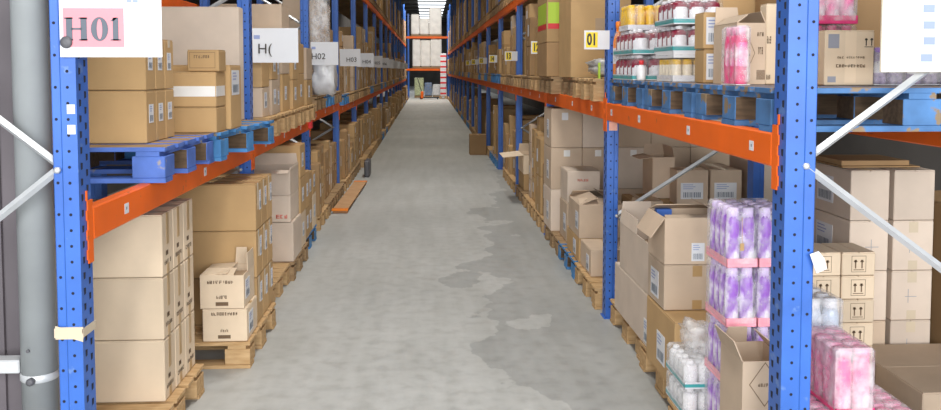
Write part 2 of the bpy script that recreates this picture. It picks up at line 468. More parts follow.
# steel building column standing in the left rack
e = empty('steel_column', (-1.425, 3.065, 0), 'thick grey round building column behind the first blue upright on the left', 'column')
MB().lathe([(.062, .01), (.062, 5.9)], n=24).build('shaft', 'column', e)
MB().lathe([(.0625, .548), (.066, .552), (.066, .572), (.0625, .576)], n=24, cap=False).build('clamp_band', 'galv', e)
MB().box(-.075, .075, -.075, .075, 0, .012).build('base_plate', 'column', e)
MB().lathe([(.014, 0), (.014, .018), (.006, .022)], n=8).build('bolt', 'dark_steel', e).matrix_local = Matrix.Translation((.0, -.064, .56)) @ Matrix.Rotation(R(90), 4, 'X')
MB().lathe([(.006, 0), (.006, .008)], n=8).build('bolt', 'dark_steel', e).matrix_local = Matrix.Translation((-.01, -.062, .67)) @ Matrix.Rotation(R(90), 4, 'X')
MB().box(-.17, -.06, -.03, .03, .575, .625, bev=.004).box(-.3, -.17, -.025, .025, .58, .62).build('bracket', 'galv', e)

# ------------------------------------------------------------------ rack uprights
def upright_post(s, rear, near, h, wd=.08):
    u0 = XF if not rear else XRR
    mb = MB(); a, bw = u0, u0 + wd
    prof = [(a, 0), (a+wd*.58, 0), (a+wd*.65, .007), (bw-.004, .007), (bw, .011), (bw, PD), (bw-.015, PD), (bw-.02, PD-.006), (a, PD)]
    if s < 0: prof = [(-x, y) for x, y in prof]
    mb.poly_prism(prof, 'z', .006, h)
    if near:
        z = .08
        while z < min(h, 2.3):
            for uu, yy in ((a+wd*.33, -.0006), (bw-wd*.18, .0064)):
                if uu > a+wd*.5 and int(round((z-.08)/.055)) % 2: continue
                x = s*uu; r_ = .0055
                mb.bm.faces.new([mb.bm.verts.new((x+r_*math.cos(t*math.pi/4), yy, z+r_*math.sin(t*math.pi/4))) for t in range(8)]).material_index = 1
            for yy, dz in ((.028, 0), (.072, .0275)):
                x = s*(a-.0006)
                mb.quad([(x, yy-.007, z+dz-.013), (x, yy+.007, z+dz-.010), (x, yy+.009, z+dz+.011), (x, yy-.009, z+dz+.013)], 1)
            z += .055
    return mb
def frame(s, k):
    Y = YS[s][k]; near = k < 3
    if k == 0: lab = 'nearest blue rack upright frame on the %s with pale diagonal braces' % SIDE[s]
    else: lab = 'blue rack upright frame, %s one back from the camera on the %s side' % (NTH[k], SIDE[s])
    e = empty('rack_upright_frame', (0, Y, 0), lab, 'rack upright', 'blue upright frames along the %s rack' % SIDE[s])
    h = HT - .12*((k*7) % 3)
    upright_post(s, False, near, h, .08 if k else (.108 if s > 0 else .088)).build('front_post', ['blue', 'hole'], e)
    if k < 4: upright_post(s, True, False, h).build('rear_post', ['blue', 'hole'], e)
    for uu in ((XF, XRR) if k < 4 else (XF,)):
        x0, x1 = xs(s, uu-.012, uu+.092); MB().box(x0, x1, -.012, PD+.012, 0, .006).build('base_plate', 'blue', e)
    if k < 4:
        z0 = {(-1, 0): 1.335, (1, 0): 1.357, (1, 1): .70, (-1, 1): 1.0}.get((s, k), .9)
        x0, x1 = s*(XF+.085), s*(XRR+.01)
        sl = (.73 if s > 0 else .80) if k == 0 else .63
        rise = sl*(XRR-XF-.07)
        segs = []
        if k == 0:
            segs = [((x0, z0+.012), (x1, z0+.012+rise)), ((x0, z0-.007), (x1, z0-.007-rise)), ((x1, z0+rise+.06), (x0, z0+2*rise+.06)), ((x1, z0-rise-.03), (x0+s*.15, .12))]
        else:
            segs = [((x0, z0), (x1, z0+rise)), ((x1, z0+rise+.04), (x0, z0+2*rise+.04)), ((x0, z0+2*rise+.08), (x1, z0+3*rise+.08)), ((x0, .15), (x1, z0-.08))]
            segs[-1] = ((x1, max(.15, z0-rise)), (x0+s*.01, z0-.02)) if z0 > .5 else segs[-1]
        for i, (p, q) in enumerate(segs):
            yy = .02 if k == 0 and i == 1 else .05
            mb = MB(); mb.rod((p[0], yy, p[1]), (q[0], yy, q[1]), .0145, 4)
            mb.build('diagonal_brace', 'galv', e)
        MB().lathe([(.012, 0), (.012, .012), (.004, .016)], n=6).build('bolt', 'galv', e).matrix_local = Matrix.Translation((s*(XF+.07), .006, z0)) @ Matrix.Rotation(R(90), 4, 'X')
    return e
FR = {}
for s in (-1, 1):
    for k in range(NB+1):
        FR[(s, k)] = frame(s, k)
# details on the two nearest uprights
f0 = FR[(-1, 0)]
for z in (1.475, 1.545):
    MB().box(-1.232, -1.205, -.0022, -.0012, z-.016, z+.016).build('white_sticker', 'paper', f0)
mb = MB()
mb.box(-1.29, -1.196, -.006, -.0015, .745, .787).box(-1.1985, -1.195, -.006, PD+.004, .75, .78).box(-1.294, -1.29, -.006, PD+.004, .75, .783)
mb.quad([(-1.29, -.0065, .765), (-1.196, -.0065, .735), (-1.196, -.0065, .765), (-1.29, -.0065, .793)])
o = mb.build('wound_tape', 'tape_clear', f0)
f0 = FR[(1, 0)]
for dx, z in ((0, 0),): MB().poly_prism([(1.285, 1.06), (1.315, 1.07), (1.335, 1.045), (1.345, 1.01), (1.31, .995), (1.30, 1.02)], 'y', -.012, -.009).build('white_tag', 'paper', f0)
MB().box(1.212, 1.268, -.0022, -.0012, 1.275, 1.335).build('reflector_sticker', 'peach', FR[(1, 1)])
MB().box(1.1985, 1.1998, .02, .06, 1.12, 1.34).build('yellow_strip', 'yellow', FR[(1, 2)])
for (s, k), e in FR.items():
    e.location.x = s*1.24
    for ch in e.children: ch.location.x -= s*1.24
# ------------------------------------------------------------------ beams
BZ = {-1: (1.07, 1.19), 1: (1.343, 1.461)}
BZ2 = {-1: (3.0, 3.11), 1: (2.53, 2.64)}
def beam(s, k, z0, z1, level, rear=False, stickers=()):
    Ya, Yb = YS[s][k]+PD, YS[s][k+1]
    u0 = XF-.006 if not rear else XRR+.02
    x0, x1 = xs(s, u0, u0+.05)
    if rear: where = 'rear'
    else: where = 'front'
    lab = 'orange %s beam of the %s, %s bay of the %s rack' % (where, level, NTH[k], SIDE[s])
    e = empty('rack_beam', ((x0+x1)/2, (Ya+Yb)/2, z0), lab, 'rack beam', 'orange beams of the %s rack' % SIDE[s])
    L = (Yb-Ya)/2 - .004; hw = .025
    mb = MB().box(-hw, hw, -L, L, 0, z1-z0, bev=.006)
    mb.build('beam_rail', 'orange', e)
    if not rear:
        for en in (-1, 1):
            c = MB(); y0 = en*(L+.004); hh = z1-z0
            a, bb = sorted((y0+en*.002, y0+en*.043))
            xo = -s*(hw+.0005) ; xa, xb = sorted((xo, xo+s*.005))
            c.box(xa, xb, a, bb, -.075, hh+.03)
            for i in range(4):
                zz = -.06 + i*.07; ya, yb = sorted((y0+en*.043, y0+en*.052)); c.box(xa, xb, ya, yb, zz, zz+.035)
            c.build('end_connector', 'orange', e)
        for (yy, w) in stickers:
            xa, xb = sorted((-s*(hw+.0008), -s*hw)); y = yy-(Ya+Yb)/2
            st_ = MB().box(xa, xb, y-w/2, y+w/2, .04, .04+w*.9).build('white_sticker', 'paper', e)
            xa, xb = sorted((-s*(hw+.0012), -s*(hw+.0008)))
            MB().box(xa, xb, y-w*.18, y+w*.12, .04+w*.35, .04+w*.6).build('printed_code', 'ink_soft', st_)
    return e
for s in (-1, 1):
    for k in range(NB):
        z0, z1 = BZ[s]
        if s < 0 and k == 2: z0, z1 = 1.13, 1.25
        stick = ()
        Y = YS[s][k]
        if k == 0: stick = ((3.33, .045), (4.5, .05)) if s < 0 else ((2.98, .04), (3.72, .045), (4.6, .045), (5.3, .045))
        elif k < 4: stick = ((Y+.5, .045), (Y+1.3, .045), (Y+2.2, .045))
        beam(s, k, z0, z1, 'lower shelf', stickers=stick)
        if k < 3: beam(s, k, z0, z1, 'lower shelf', rear=True)
        if (s > 0 and k >= 2) or (s < 0 and k >= 4):
            z0, z1 = BZ2[s]; beam(s, k, z0, z1, 'upper shelf')
# pallet-stop beam behind the left rack
tag(MB().box(-2.36, -2.31, 5.0, 12.5, 2.22, 2.34, bev=.006).build('pallet_stop_beam', 'orange'), 'red-orange pallet stop beam high at the back of the left rack, above the big beige carton', 'rack beam')

# ------------------------------------------------------------------ hanging location signs on the left uprights
def serif_sign():
    e = empty('location_sign', (-1.073, 2.886, 1.723), 'white H01 sheet with pink square hung on the nearest left upright', 'sign', 'white location sheets on the left rack')
    W, Hh = .34, .27
    MB().box(-W/2, W/2, -.0015, .0005, 0, Hh).build('sheet', 'paper', e)
    MB().box(-.158, .044, -.0026, -.0016, .034, .166).build('pink_square', 'pink_print', e)
    mb = MB(); y = -.0034
    def bar(x0, x1, z0, z1): mb.box(x0, x1, y, y+.0006, z0, z1)
    # H
    for x in (-.148, -.100): bar(x, x+.021, .056, .134); bar(x-.006, x+.023, .056, .061); bar(x-.006, x+.023, .129, .134)
    bar(-.13, -.097, .092, .099)
    # 0 as a ring thicker at its sides
    n = 20; c = (-.037, .095)
    for i in range(n):
        t0, t1 = 2*math.pi*i/n, 2*math.pi*(i+1)/n
        def P(t, a, b): return (c[0]+a*math.cos(t), y, c[1]+b*math.sin(t))
        mb.quad([P(t0, .029, .041), P(t1, .029, .041), P(t1, .009, .034), P(t0, .009, .034)])
    # 1
    bar(.007, .026, .056, .134); bar(-.001, .034, .056, .061); mb.quad([(-.001, y, .122), (.009, y, .122), (.024, y, .134), (.012, y, .134)])
    mb.build('lettering', 'ink_sign', e)
    MB().box(.055, .07, -.0024, -.0016, .185, .195).box(.075, .092, -.0024, -.0016, .185, .195).build('printed_code', 'ink_faint', e)
    k = MB().lathe([(.0, 0), (.019, 0), (.021, .004), (.016, .009), (.006, .010)], n=14).build('round_fastener', 'dark_steel', e)
    k.matrix_local = Matrix.Translation((-.148, -.002, .05)) @ Matrix.Rotation(R(90), 4, 'X')
serif_sign()
SIGNS = ['', 'H(', 'H02', 'H03', 'H04', 'H05', 'H06', 'H07', 'H08', 'H09', 'H10', 'H11', 'H12', 'H13']
for k in range(1, 14):
    Y = YL[k] + .06; x0, x1 = (-1.175, -.865)
    if k > 1: x1 = -.895
    lab = ['', 'white sheet starting with H on the second left upright, beside its blue post', 'white H02 sheet beside the milky plastic bag on the left', 'white H03 sheet next behind the H02 sheet'][k] if k < 4 else 'white location sheet, %s one back along the left rack' % NTH[k]
    e = empty('location_sign', ((x0+x1)/2, YL[k]-.012, 1.728), lab, 'sign', 'white location sheets on the left rack')
    W = x1-x0
    mb = MB(); n = 8
    for i in range(n):      # slightly bowed sheet
        a, c = -W/2 + W*i/n, -W/2 + W*(i+1)/n
        f = lambda x: -.03*((x+W/2)/W)**2
        mb.quad([(a, f(a), 0), (c, f(c), 0), (c, f(c), .232), (a, f(a), .232)]); mb.quad([(a, f(a)+.001, 0), (c, f(c)+.001, 0), (c, f(c)+.001, .232), (a, f(a)+.001, .232)])
    mb.build('sheet', 'paper', e)
    if k < 7: text_mesh(SIGNS[k], .085 if k > 1 else .095, 'ink', 'lettering', e, (-.07 if k == 1 else (-.06 if k == 2 else 0.02), -.0215 if k < 3 else -.027, .085 if k > 1 else .09), (1, -.09, 0), (0, 0, 1))
    if k < 3: MB().box(-W/2+.01, -W/2+.05, -.004, -.003, .16, .185).build('printed_code', 'ink_faint', e)

# right-hand yellow location plates
def yellow_sign(k, text, white, lab, dx=0, z=1.815, yoff=-.03):
    Y = YR[k] - .0025
    e = empty('location_plate', (1.125+dx, Y, z), lab, 'sign', 'yellow and white location plates on the right rack')
    MB().box(-.085, .085, -.001, .001, 0, .125).build('plate', 'paper', e)
    MB().box(-.073, .005, -.002, -.001, .012, .113).build('yellow_square', 'yellow_sign', e)
    t = text_mesh(text, .105, 'ink', 'lettering', e, (-.034, -.0032, .062), (.62, 0, 0), (0, 0, 1), bold=.004)
yellow_sign(1, '01', True, 'white plate with yellow 01 square jutting from the second right upright')
yellow_sign(2, '12', True, 'yellow plate with black numerals on the third right upright', -.0, 1.84)
for k in range(3, 8):
    yellow_sign(k, '1%d' % k, True, 'small yellow and white plate on the %s right upright' % NTH[k], 0, 1.80)

# paper on a cream board hung on the nearest right frame
e = empty('notice_board', (1.85, 2.715, 1.672), 'white paper on a cream board hung from the nearest right rack frame', 'notice')
MB().box(-.325, .325, -.006, .006, 0, .42, bev=.002).build('board', M['cream_pl'], e)
p = MB().box(-.297, .297, -.0075, -.0062, .016, .41).build('paper_sheet', 'paper', e)
for i, z in enumerate((.035, .092, .145, .2)):
    x = -.19 + (0.0, .008, .006, .004)[i]
    MB().box(x, x+.04, -.0082, -.0076, z, z+.026).build('printed_symbol', 'ink_faint', p)

# ------------------------------------------------------------------ shrink-wrapped bottles
def bottle_mb(r, h, cap_r, cap_h, n=10):
    return [(r*.92, 0), (r, .006), (r, h*.72), (r*.86, h*.8), (cap_r*1.05, h*.88), (cap_r, h-cap_h)], [(cap_r*1.15, h-cap_h), (cap_r*1.15, h-.004), (cap_r*.8, h)]
def bottle_pack(name, x0, y0, z0, nx, ny, pitch, h, mats, label, group, band=None, cap_r=.012, cap_h=.03, band_h=.035, film='film', lab=None, tray='paper', rz=0):
    w, d = nx*pitch, ny*pitch
    e = empty(name, (x0+w/2, y0+d/2, z0+.0008), label, 'bottle pack', group, R(rz))
    bp, cp = bottle_mb(pitch*.47, h-.006, cap_r, cap_h)
    bproto = None
    for i in range(nx):
        for j in range(ny):
            loc = (-w/2+pitch*(i+.5), -d/2+pitch*(j+.5), .004)
            if bproto is None:
                bproto = MB().lathe(bp, n=12).build('bottle', mats[0], e, loc)
                MB().lathe(cp, n=10).build('cap', mats[1], bproto)
                if lab:
                    q = MB(); r_ = pitch*.478; a0, a1 = R(200), R(340); zs = [(lab[1], .9), (lab[1]+.04, 1), (lab[2]-.1, 1), (lab[2], .6)]
                    def ang(g, f_): return (a0+a1)/2+(a1-a0)/2*f_*(g/4-1)
                    rows = [[q.bm.verts.new((r_*math.cos(ang(g, f_)), r_*math.sin(ang(g, f_)), h*z_)) for g in range(9)] for z_, f_ in zs]
                    for r0, r1 in zip(rows, rows[1:]):
                        for g in range(8): q.bm.faces.new((r0[g], r0[g+1], r1[g+1], r1[g]))
                    q.build('bottle_label', lab[0], bproto)
            else: copy_tree(bproto, e).location = loc
    q = MB().box(-w/2-.001, w/2+.001, -d/2-.001, d/2+.001, 0, .003)
    if band:
        t = .0015; a, bb = w/2+.0025, d/2+.0025
        q.box(-a, a, -bb, -bb+t, 0, band_h).box(-a, a, bb-t, bb, 0, band_h).box(-a, -a+t, -bb, bb, 0, band_h).box(a-t, a, -bb, bb, 0, band_h)
    q.build('tray', band or tray, e)
    a, bb = w/2+.004, d/2+.004
    fm = bmesh.new(); 
    mb = MB(); nseg = 6
    pts = []
    mb.box(-a, a, -bb, bb, .002, h+.002, bev=.012)
    mb.build('shrink_wrap', film, e)
    return e
G = 'purple bottle packs stacked by the right upright'
tiers = ['bottom', 'second', 'third', 'top']
for c in range(2):
    for t in range(4):
        bottle_pack('bottle_pack', 1.203+c*.131, 3.225, .156+t*.2435, 2, 4, .0605, .2405, ('lilac', 'lilac_cap'),
            '%s purple shrink-wrapped bottle pack of the %s column beside the near right post' % (tiers[t], ['aisle', 'inner'][c]), G, band='pink_band', cap_r=.02, cap_h=.06, film='film')
# hanging tag on the top purple pack
tag(MB().box(1.252, 1.268, 3.2182, 3.2222, .955, .985, bev=.001).rod((1.26, 3.2192, .985), (1.258, 3.2192, 1.09), .0012, 5).build('brown_tag', 'kraft'), 'small brown tag hanging on the front of the top purple bottle pack', 'tag')
# pink packs
G = 'pink bottle packs behind the near right post'
for i in range(3):
    bottle_pack('bottle_pack', 1.385+.152*i, 2.94, .156, 2, 4, .0705, .244, ('pink', 'pink'), ['pink bottle pack on the lower row, half hidden by the right post', 'pink bottle pack directly beneath the topmost pink pack', 'pink bottle pack on the lower row, farthest from the aisle'][i], G, cap_r=.029, cap_h=.03, band='deep_pink', band_h=.02, film='film_pink')
bottle_pack('bottle_pack', 1.515, 2.93, .402, 2, 4, .0715, .244, ('pink', 'pink'), 'topmost pink and white shrink-wrapped bottle pack right of the blue post', G, cap_r=.029, cap_h=.03, band='deep_pink', band_h=.02, film='film_pink')
# clear and purple bottles behind
bottle_pack('bottle_pack', 1.50, 3.30, .156, 3, 4, .075, .3, ('clear_blue', 'white_pl'), 'lower pack of clear white-capped bottles behind the pink packs', 'clear bottle packs behind the pink packs', cap_r=.022, cap_h=.05)
bottle_pack('bottle_pack', 1.50, 3.30, .458, 3, 4, .075, .27, ('clear_blue', 'white_pl'), 'upper pack of clear white-capped bottles showing above the pink pack', 'clear bottle packs behind the pink packs', cap_r=.024, cap_h=.06, lab=('purple', .2, .5))
# white and teal trays on the floor pallet, aisle edge
G = 'white and teal bottle trays at the foot of the right rack'
for t in range(2):
    e = bottle_pack('bottle_pack', 1.125, 3.50, .156+t*.125, 3, 4, .068, .12, ('white_pl', 'white_pl'), ['lower', 'upper'][t]+' white tray of small bottles with a teal stripe beside the purple packs', G, band='paper', band_h=.03, cap_r=.014, cap_h=.02, film='film_thin')
    a = .103; MB().box(-a-.0025, -a-.0018, -.138, .138, .008, .022).box(-a, a, -.1405, -.1398, .008, .022).build('teal_stripe', 'teal', e)
# crumpled clear bag on top of them
def lump(name, loc, size, mat, label, cat, seed, amp=.25, freq=2.2, sub=3, group=None):
    bm = bmesh.new(); bmesh.ops.create_icosphere(bm, subdivisions=sub, radius=1)
    from mathutils import noise as mn
    for v in bm.verts:
        p = v.co.copy(); k = 1 + amp*mn.noise(p*freq + Vector((seed, 0, 0))) + amp*.5*mn.noise(p*freq*2.7 + Vector((0, seed, 0)))
        q = Vector((max(-.82, min(.82, p.x*1.15)), max(-.82, min(.82, p.y*1.15)), max(-.9, min(.9, p.z*1.1))))*k
        v.co = Vector((q.x*size[0], q.y*size[1], q.z*size[2]))
    zmin = min(v.co.z for v in bm.verts)
    for v in bm.verts: v.co.z -= zmin
    for f in bm.faces: f.smooth = True
    me = bpy.data.meshes.new(name); bm.to_mesh(me); bm.free(); me.materials.append(M[mat])
    o = bpy.data.objects.new(name, me); COL.objects.link(o); o.location = loc
    return tag(o, label, cat, group)
lump('plastic_bag', (1.225, 3.63, .405), (.075, .10, .065), 'film_thin', 'crumpled clear plastic bag lying on the white bottle trays', 'bag', 3.1, .35, 3)

# right upper shelf, nearest pallets: trays of bottles
G = 'trays of bottles on the blue pallets of the right rack'
def tray(x0, y0, z0, nx, ny, pitch, h, mats, label, lab=None, stripe=True, cap_r=.014, cap_h=.03, film='film'):
    e = bottle_pack('bottle_tray', x0, y0, z0, nx, ny, pitch, h, mats, label, G, band='paper', band_h=.032, cap_r=cap_r, cap_h=cap_h, lab=lab, film=film)
    if stripe:
        a, bb = nx*pitch/2+.0035, ny*pitch/2+.0035
        MB().box(-a, a, -bb, -bb+.0007, .006, .026).box(-a, -a+.0007, -bb, bb, .006, .026).build('teal_stripe', 'teal', e)
    e['category'] = 'bottle tray'; return e
ZB = 1.6185
tray(1.205, 4.80, ZB, 3, 5, .1, .15, ('maroon', 'white_pl'), 'lowest tray of maroon bottles with a teal stripe on the far blue pallet', ('white_pl', .15, .55), cap_r=.02, cap_h=.04, film='film_clear')
tray(1.207, 4.80, ZB+.1525, 3, 5, .1, .15, ('maroon', 'white_pl'), 'tray of white-shouldered maroon pump bottles stacked second on the far pallet', ('white_pl', .18, .6), cap_r=.016, cap_h=.04, film='film_clear')
tray(1.235, 5.05, ZB+.305, 5, 4, .057, .155, ('yellow', 'yellow'), 'tray of tall yellow bottles on top of the far tray stack', None, stripe=False, cap_r=.02, cap_h=.04, film='film_clear')
tray(1.262, 4.20, ZB, 4, 5, .056, .118, ('cream_pl', 'yellow'), 'tray of cream bottles with yellow caps on the middle blue pallet', stripe=False, cap_r=.022, cap_h=.03, film='film_clear')
tray(1.262, 4.19, ZB+.1225, 3, 4, .08, .024, ('white_pl', 'white_pl'), 'flat white tray lying over the yellow-capped bottles', stripe=False, cap_r=.01, cap_h=.004, film='film_thin')
tray(1.262, 4.20, ZB+.1545, 3, 4, .085, .135, ('maroon', 'white_pl'), 'maroon bottle tray stacked above the cream and yellow bottles', ('white_pl', .18, .6), cap_r=.018, film='film_clear')
tray(1.265, 4.20, ZB+.2955, 3, 4, .085, .14, ('maroon', 'white_pl'), 'topmost tray of maroon and white bottles by the white-labelled carton', ('white_pl', .18, .6), cap_r=.018, film='film_clear')
# single orange bottle and a pink-capped one at the far end of the pallet
e = empty('spray_bottle', (1.245, 5.345, ZB+.0), 'orange bottle standing upright at the far end of the blue pallets', 'bottle')
MB().lathe([(.03, 0), (.034, .01), (.034, .24), (.026, .28), (.014, .3), (.014, .33)], n=14).build('bottle', 'orange_pl', e)
MB().lathe([(.018, .33), (.018, .37), (.012, .375)], n=12).build('cap', 'orange_pl', e); MB().lathe([(.0345, .1), (.0345, .2)], n=14, cap=False).build('bottle_label', 'white_pl', e)
e = empty('spray_bottle', (1.24, 4.74, ZB), 'small white bottle with red cap at the aisle corner of the far blue pallet', 'bottle')
MB().lathe([(.024, 0), (.026, .01), (.026, .07), (.012, .09)], n=12).build('bottle', 'white_pl', e); MB().lathe([(.014, .09), (.014, .115)], n=10).build('cap', 'red', e)

# ------------------------------------------------------------------ right rack, nearest bay
ZR = 1.461; BL = 'blue pallets on the lower shelf of the right rack'
for i, (a, lab) in enumerate(((2.83, 'blue wooden pallet on the orange right beam, nearest the camera'), (3.70, 'blue wooden pallet in the middle of the nearest right beam'), (4.57, 'blue wooden pallet at the far end of the nearest right beam'))):
    pallet(1.2, 2.3, a, a+.82, ZR, 'blue_wood_right', lab, BL, h=.155)
FLP = 'wooden floor pallets under the right rack'
pallet(1.12, 1.74, 2.90, 3.74, 0, 'wood', 'pale floor pallet under the purple bottle packs at right', FLP)
pallet(1.2, 1.72, 3.76, 4.56, 0, 'wood', 'pale floor pallet under the labelled carton stack at right', FLP)
pallet(1.22, 2.08, 4.6, 5.4, 0, 'wood', 'pale floor pallet just in front of the second right upright', FLP)

# cartons on the upper shelf of the nearest right bay
e, D = carton(1.41, 1.612, 3.385, 3.455, ZB, 1.955, 'cream', 'tall cream carton partly hidden behind the near right blue post', tape=None)
smudge_text(e, 'F', D, .004, .022, .17, .03, 3); smudge_text(e, 'F', D, .004, .022, .02, .02, 3)
e, D = open_carton(1.285, 1.406, 3.38, 3.66, ZB, 1.875, 'beige', 'printed carton with a diamond mark and raised back flap on blue pallet', {'B': (98, .085), 'L': (35, .06), 'R': (70, .05)}, fill=.8)
o_, U, V, N, W, Hh = face_frame('F', *D)
mb = MB(); c = (.045, .13)
for i in range(4):
    P = [(0, .075), (.032, 0), (0, -.075), (-.032, 0)]; p, q = P[i], P[(i+1) % 4]
    mb.quad([o_+U*(c[0]+k*a)+V*(c[1]+l*a)+N*.0008 for k, l, a in ((p[0], p[1], 1), (q[0], q[1], 1), (q[0], q[1], .93), (p[0], p[1], .93))])
mb.build('printed_diamond', 'ink_brown', e)
smudge_text(e, 'F', D, .03, .06, .118, .012, 3); smudge_text(e, 'F', D, .085, .115, .2, .016, 3); smudge_text(e, 'F', D, .09, .112, .125, .03, 3)
marks(e, 'barcode', 'F', D, [(.085+.004*i, .0875+.004*i, .02, .06) for i in range(9)], 'ink_brown')
# pink bottles leaning in a film sleeve beside it
bottle_pack('bottle_pack', 1.216, 3.20, ZB, 1, 3, .055, .235, ('deep_pink', 'pink'), 'narrow pink bottle pack between the white-labelled cartons and diamond carton', None, cap_r=.018, cap_h=.04, lab=('pink', .3, .7))
e, D = carton(1.275, 1.42, 3.76, 3.89, ZB, 1.775, 'kraft', 'small carton with white label, bottom one beside the pink pack', tape='tape')
shipping_label(e, 'F', D, .012, .09, .015, .135)
e, D = carton(1.272, 1.42, 3.76, 3.89, 1.776, 1.945, 'kraft', 'kraft carton with big white label, stacked above the small labelled carton', tape='tape')
shipping_label(e, 'F', D, .012, .105, .02, .145)
# to the right of the post
e, D = carton(1.552, 1.75, 3.16, 3.375, ZB, 1.835, 'cream', 'cream carton printed with two black arrows right of the near post', tape=None)
arrows(e, 'F', D, .175, .17, .05, False, 'ink')
marks(e, 'printed_block', 'F', D, [(.012, .056, .145, .2)], 'ink_soft'); marks(e, 'printed_block', 'F', D, [(.012, .045, .012, .035)], 'ink_soft'); smudge_text(e, 'F', D, .05, .16, .105, .008, 12); smudge_text(e, 'F', D, .045, .165, .07, .012, 10)
marks(e, 'glossy_strip', 'F', D, [(.08, .125, .01, .21)], 'cream')
G = 'red wrapped bottle packs on the right upper shelf'
bottle_pack('bottle_pack', 1.655, 3.48, ZB, 3, 3, .064, .255, ('deep_pink', 'deep_pink'), 'lower red wrapped bottle pack behind the two-arrow carton', G, cap_r=.018, band='deep_pink', band_h=.03)
bottle_pack('bottle_pack', 1.655, 3.48, ZB+.2585, 3, 3, .064, .2, ('pink', 'white_pl'), 'upper red and clear bottle pack above the two-arrow carton', G, cap_r=.018, band='deep_pink', band_h=.035)
G = 'grey and purple bottle packs under the white notice'
for i in range(3):
    bottle_pack('bottle_pack', 1.762+.142*i, 3.18, ZB, 2, 4, .067, .13 if i else .15, ('grey_bottle', 'purple'), ['first', 'second', 'third'][i]+' grey and purple bottle pack under the notice, counting from the arrow carton', G, cap_r=.016, lab=('white_pl', .3, .6))
carton(1.72, 2.2, 3.85, 4.28, ZB, 2.3, 'brown', 'dark brown carton at the back of the right shelf behind red packs')
carton(1.53, 1.9, 4.3, 4.62, ZB, 2.25, 'kraft', 'kraft carton behind the bottle trays on the right shelf')
carton(1.55, 2.1, 4.75, 5.4, ZB, 2.2, 'beige', 'beige carton deep on the far blue pallet of the right shelf')

# floor level: stacks with white labels beside the aisle
e, D = carton(1.165, 1.62, 3.785, 4.285, .152, .487, 'kraft', 'bottom kraft carton with an aisle-side label under the stacked beige cartons')
shipping_label(e, 'L', D, .2, .34, .06, .21)
e, D = carton(1.168, 1.5, 3.98, 4.28, .4885, .718, 'beige', 'taped beige carton, middle of the stack beside the purple packs', tape_faces='F')
shipping_label(e, 'L', D, .06, .2, .03, .17)
e, D = open_carton(1.168, 1.5, 3.98, 4.28, .7195, .95, 'beige', 'open beige carton with a white label on top of the stack by purple packs', {'L': (236, .12), 'R': (25, .12), 'F': (8, .05), 'B': (20, .1)}, fill=.86)
shipping_label(e, 'F', D, .135, .2, .015, .105)
MB().box(-.14, -.06, .09, .13, D[2]*.862, D[2]+.004).build('blue_packet', 'blue', e)
e, D = carton(1.203, 1.75, 4.33, 5.2, .152, .449, 'pale', 'long pale carton at the bottom, aisle side, before the second right upright')
shipping_label(e, 'L', D, .72, .82, .02, .15)
e, D = open_carton(1.206, 1.7, 4.34, 5.08, .4505, .73, 'pale', 'big open pale carton with an upright flap on the long carton', {'B': (84, .13, -1, -.2), 'L': (84, .085, -.1, 1), 'F': (92, .08, -.2, 1), 'R': (100, .12)}, fill=.6)
# fallen-open printed carton at the near corner
e, D = open_carton(1.165, 1.34, 2.95, 3.18, .152, .60, 'beige', 'torn open printed carton at the bottom in front of the purple packs', {'L': (112, .08), 'B': (70, .07, -.9, .2), 'R': (50, .07)}, rz=0, fill=.75)
o_, U, V, N, W, Hh = face_frame('F', *D); mb = MB(); c = (.085, .36)
for i in range(4):
    P = [(0, .085), (.06, 0), (0, -.085), (-.06, 0)]; p, q = P[i], P[(i+1) % 4]
    mb.quad([o_+U*(c[0]+k*a)+V*(c[1]+l*a)+N*.0008 for k, l, a in ((p[0], p[1], 1), (q[0], q[1], 1), (q[0], q[1], .94), (p[0], p[1], .94))])
mb.build('printed_diamond', 'ink_brown', e)
smudge_text(e, 'F', D, .06, .11, .352, .012, 5); arrows(e, 'F', D, .145, .405, .03, False)
smudge_text(e, 'F', D, .13, .17, .28, .014, 4)

# deep part of the bay seen through the frame: cartons with arrows in two columns
G = 'small arrow-printed cartons in two columns'
for c in range(2):
    for t in range(6):
        x0 = 1.775 + c*.166
        e, D = carton(x0, x0+.16, 3.735, 3.95, .152+t*.1125, .152+(t+1)*.1125-.001, 'cream', '%s small arrow-printed carton of the %s column right of the post' % (['bottom', 'second', 'third', 'fourth', 'fifth', 'top'][t], ['nearer-aisle', 'outer'][c]), G, tape=None)
        arrows(e, 'F', D, .08, .055, .07)
G = 'tall beige cartons in two columns at right'
tn = ['bottom', 'second', 'third', 'top']
for t in range(4):
    zA = .152 + t*.256
    if t >= 0:
        e, D = carton(2.125, 2.325, 4.02, 4.5, zA, zA+.255, 'pale' if t else 'beige', '%s beige carton of the column behind the arrow cartons' % tn[t], G, tape='tape_clear')
        if t >= 1: shipping_label(e, 'L', D, .12, .3, .06, .2)
        if t == 2: marks(e, 'pen_cross', 'F', D, [(.08, .15, .12, .123), (.11, .113, .08, .16)], 'ink_soft')
    e, D = carton(2.35, 2.56, 4.02, 4.5, zA, zA+.255, 'pale', '%s beige carton of the outermost column at the right edge' % tn[t], G, tape='tape_clear', tape_faces='F' if t < 3 else '')
    if t in (1, 2, 0): marks(e, 'pen_mark', 'F', D, [(.07, .13, .12, .123), (.085, .088, .09, .16)], 'ink_soft')
tag(MB().box(2.13, 2.54, 4.12, 4.48, 1.1775, 1.184).box(2.14, 2.5, 4.15, 4.45, 1.185, 1.21).build('flattened_carton', 'brown'), 'flattened dark cardboard lying on top of the tall beige columns', 'cardboard sheet')
pallet(1.755, 2.095, 3.68, 4.36, 0, 'wood_old', 'old narrow pallet under the arrow-printed cartons', FLP, detail=False)
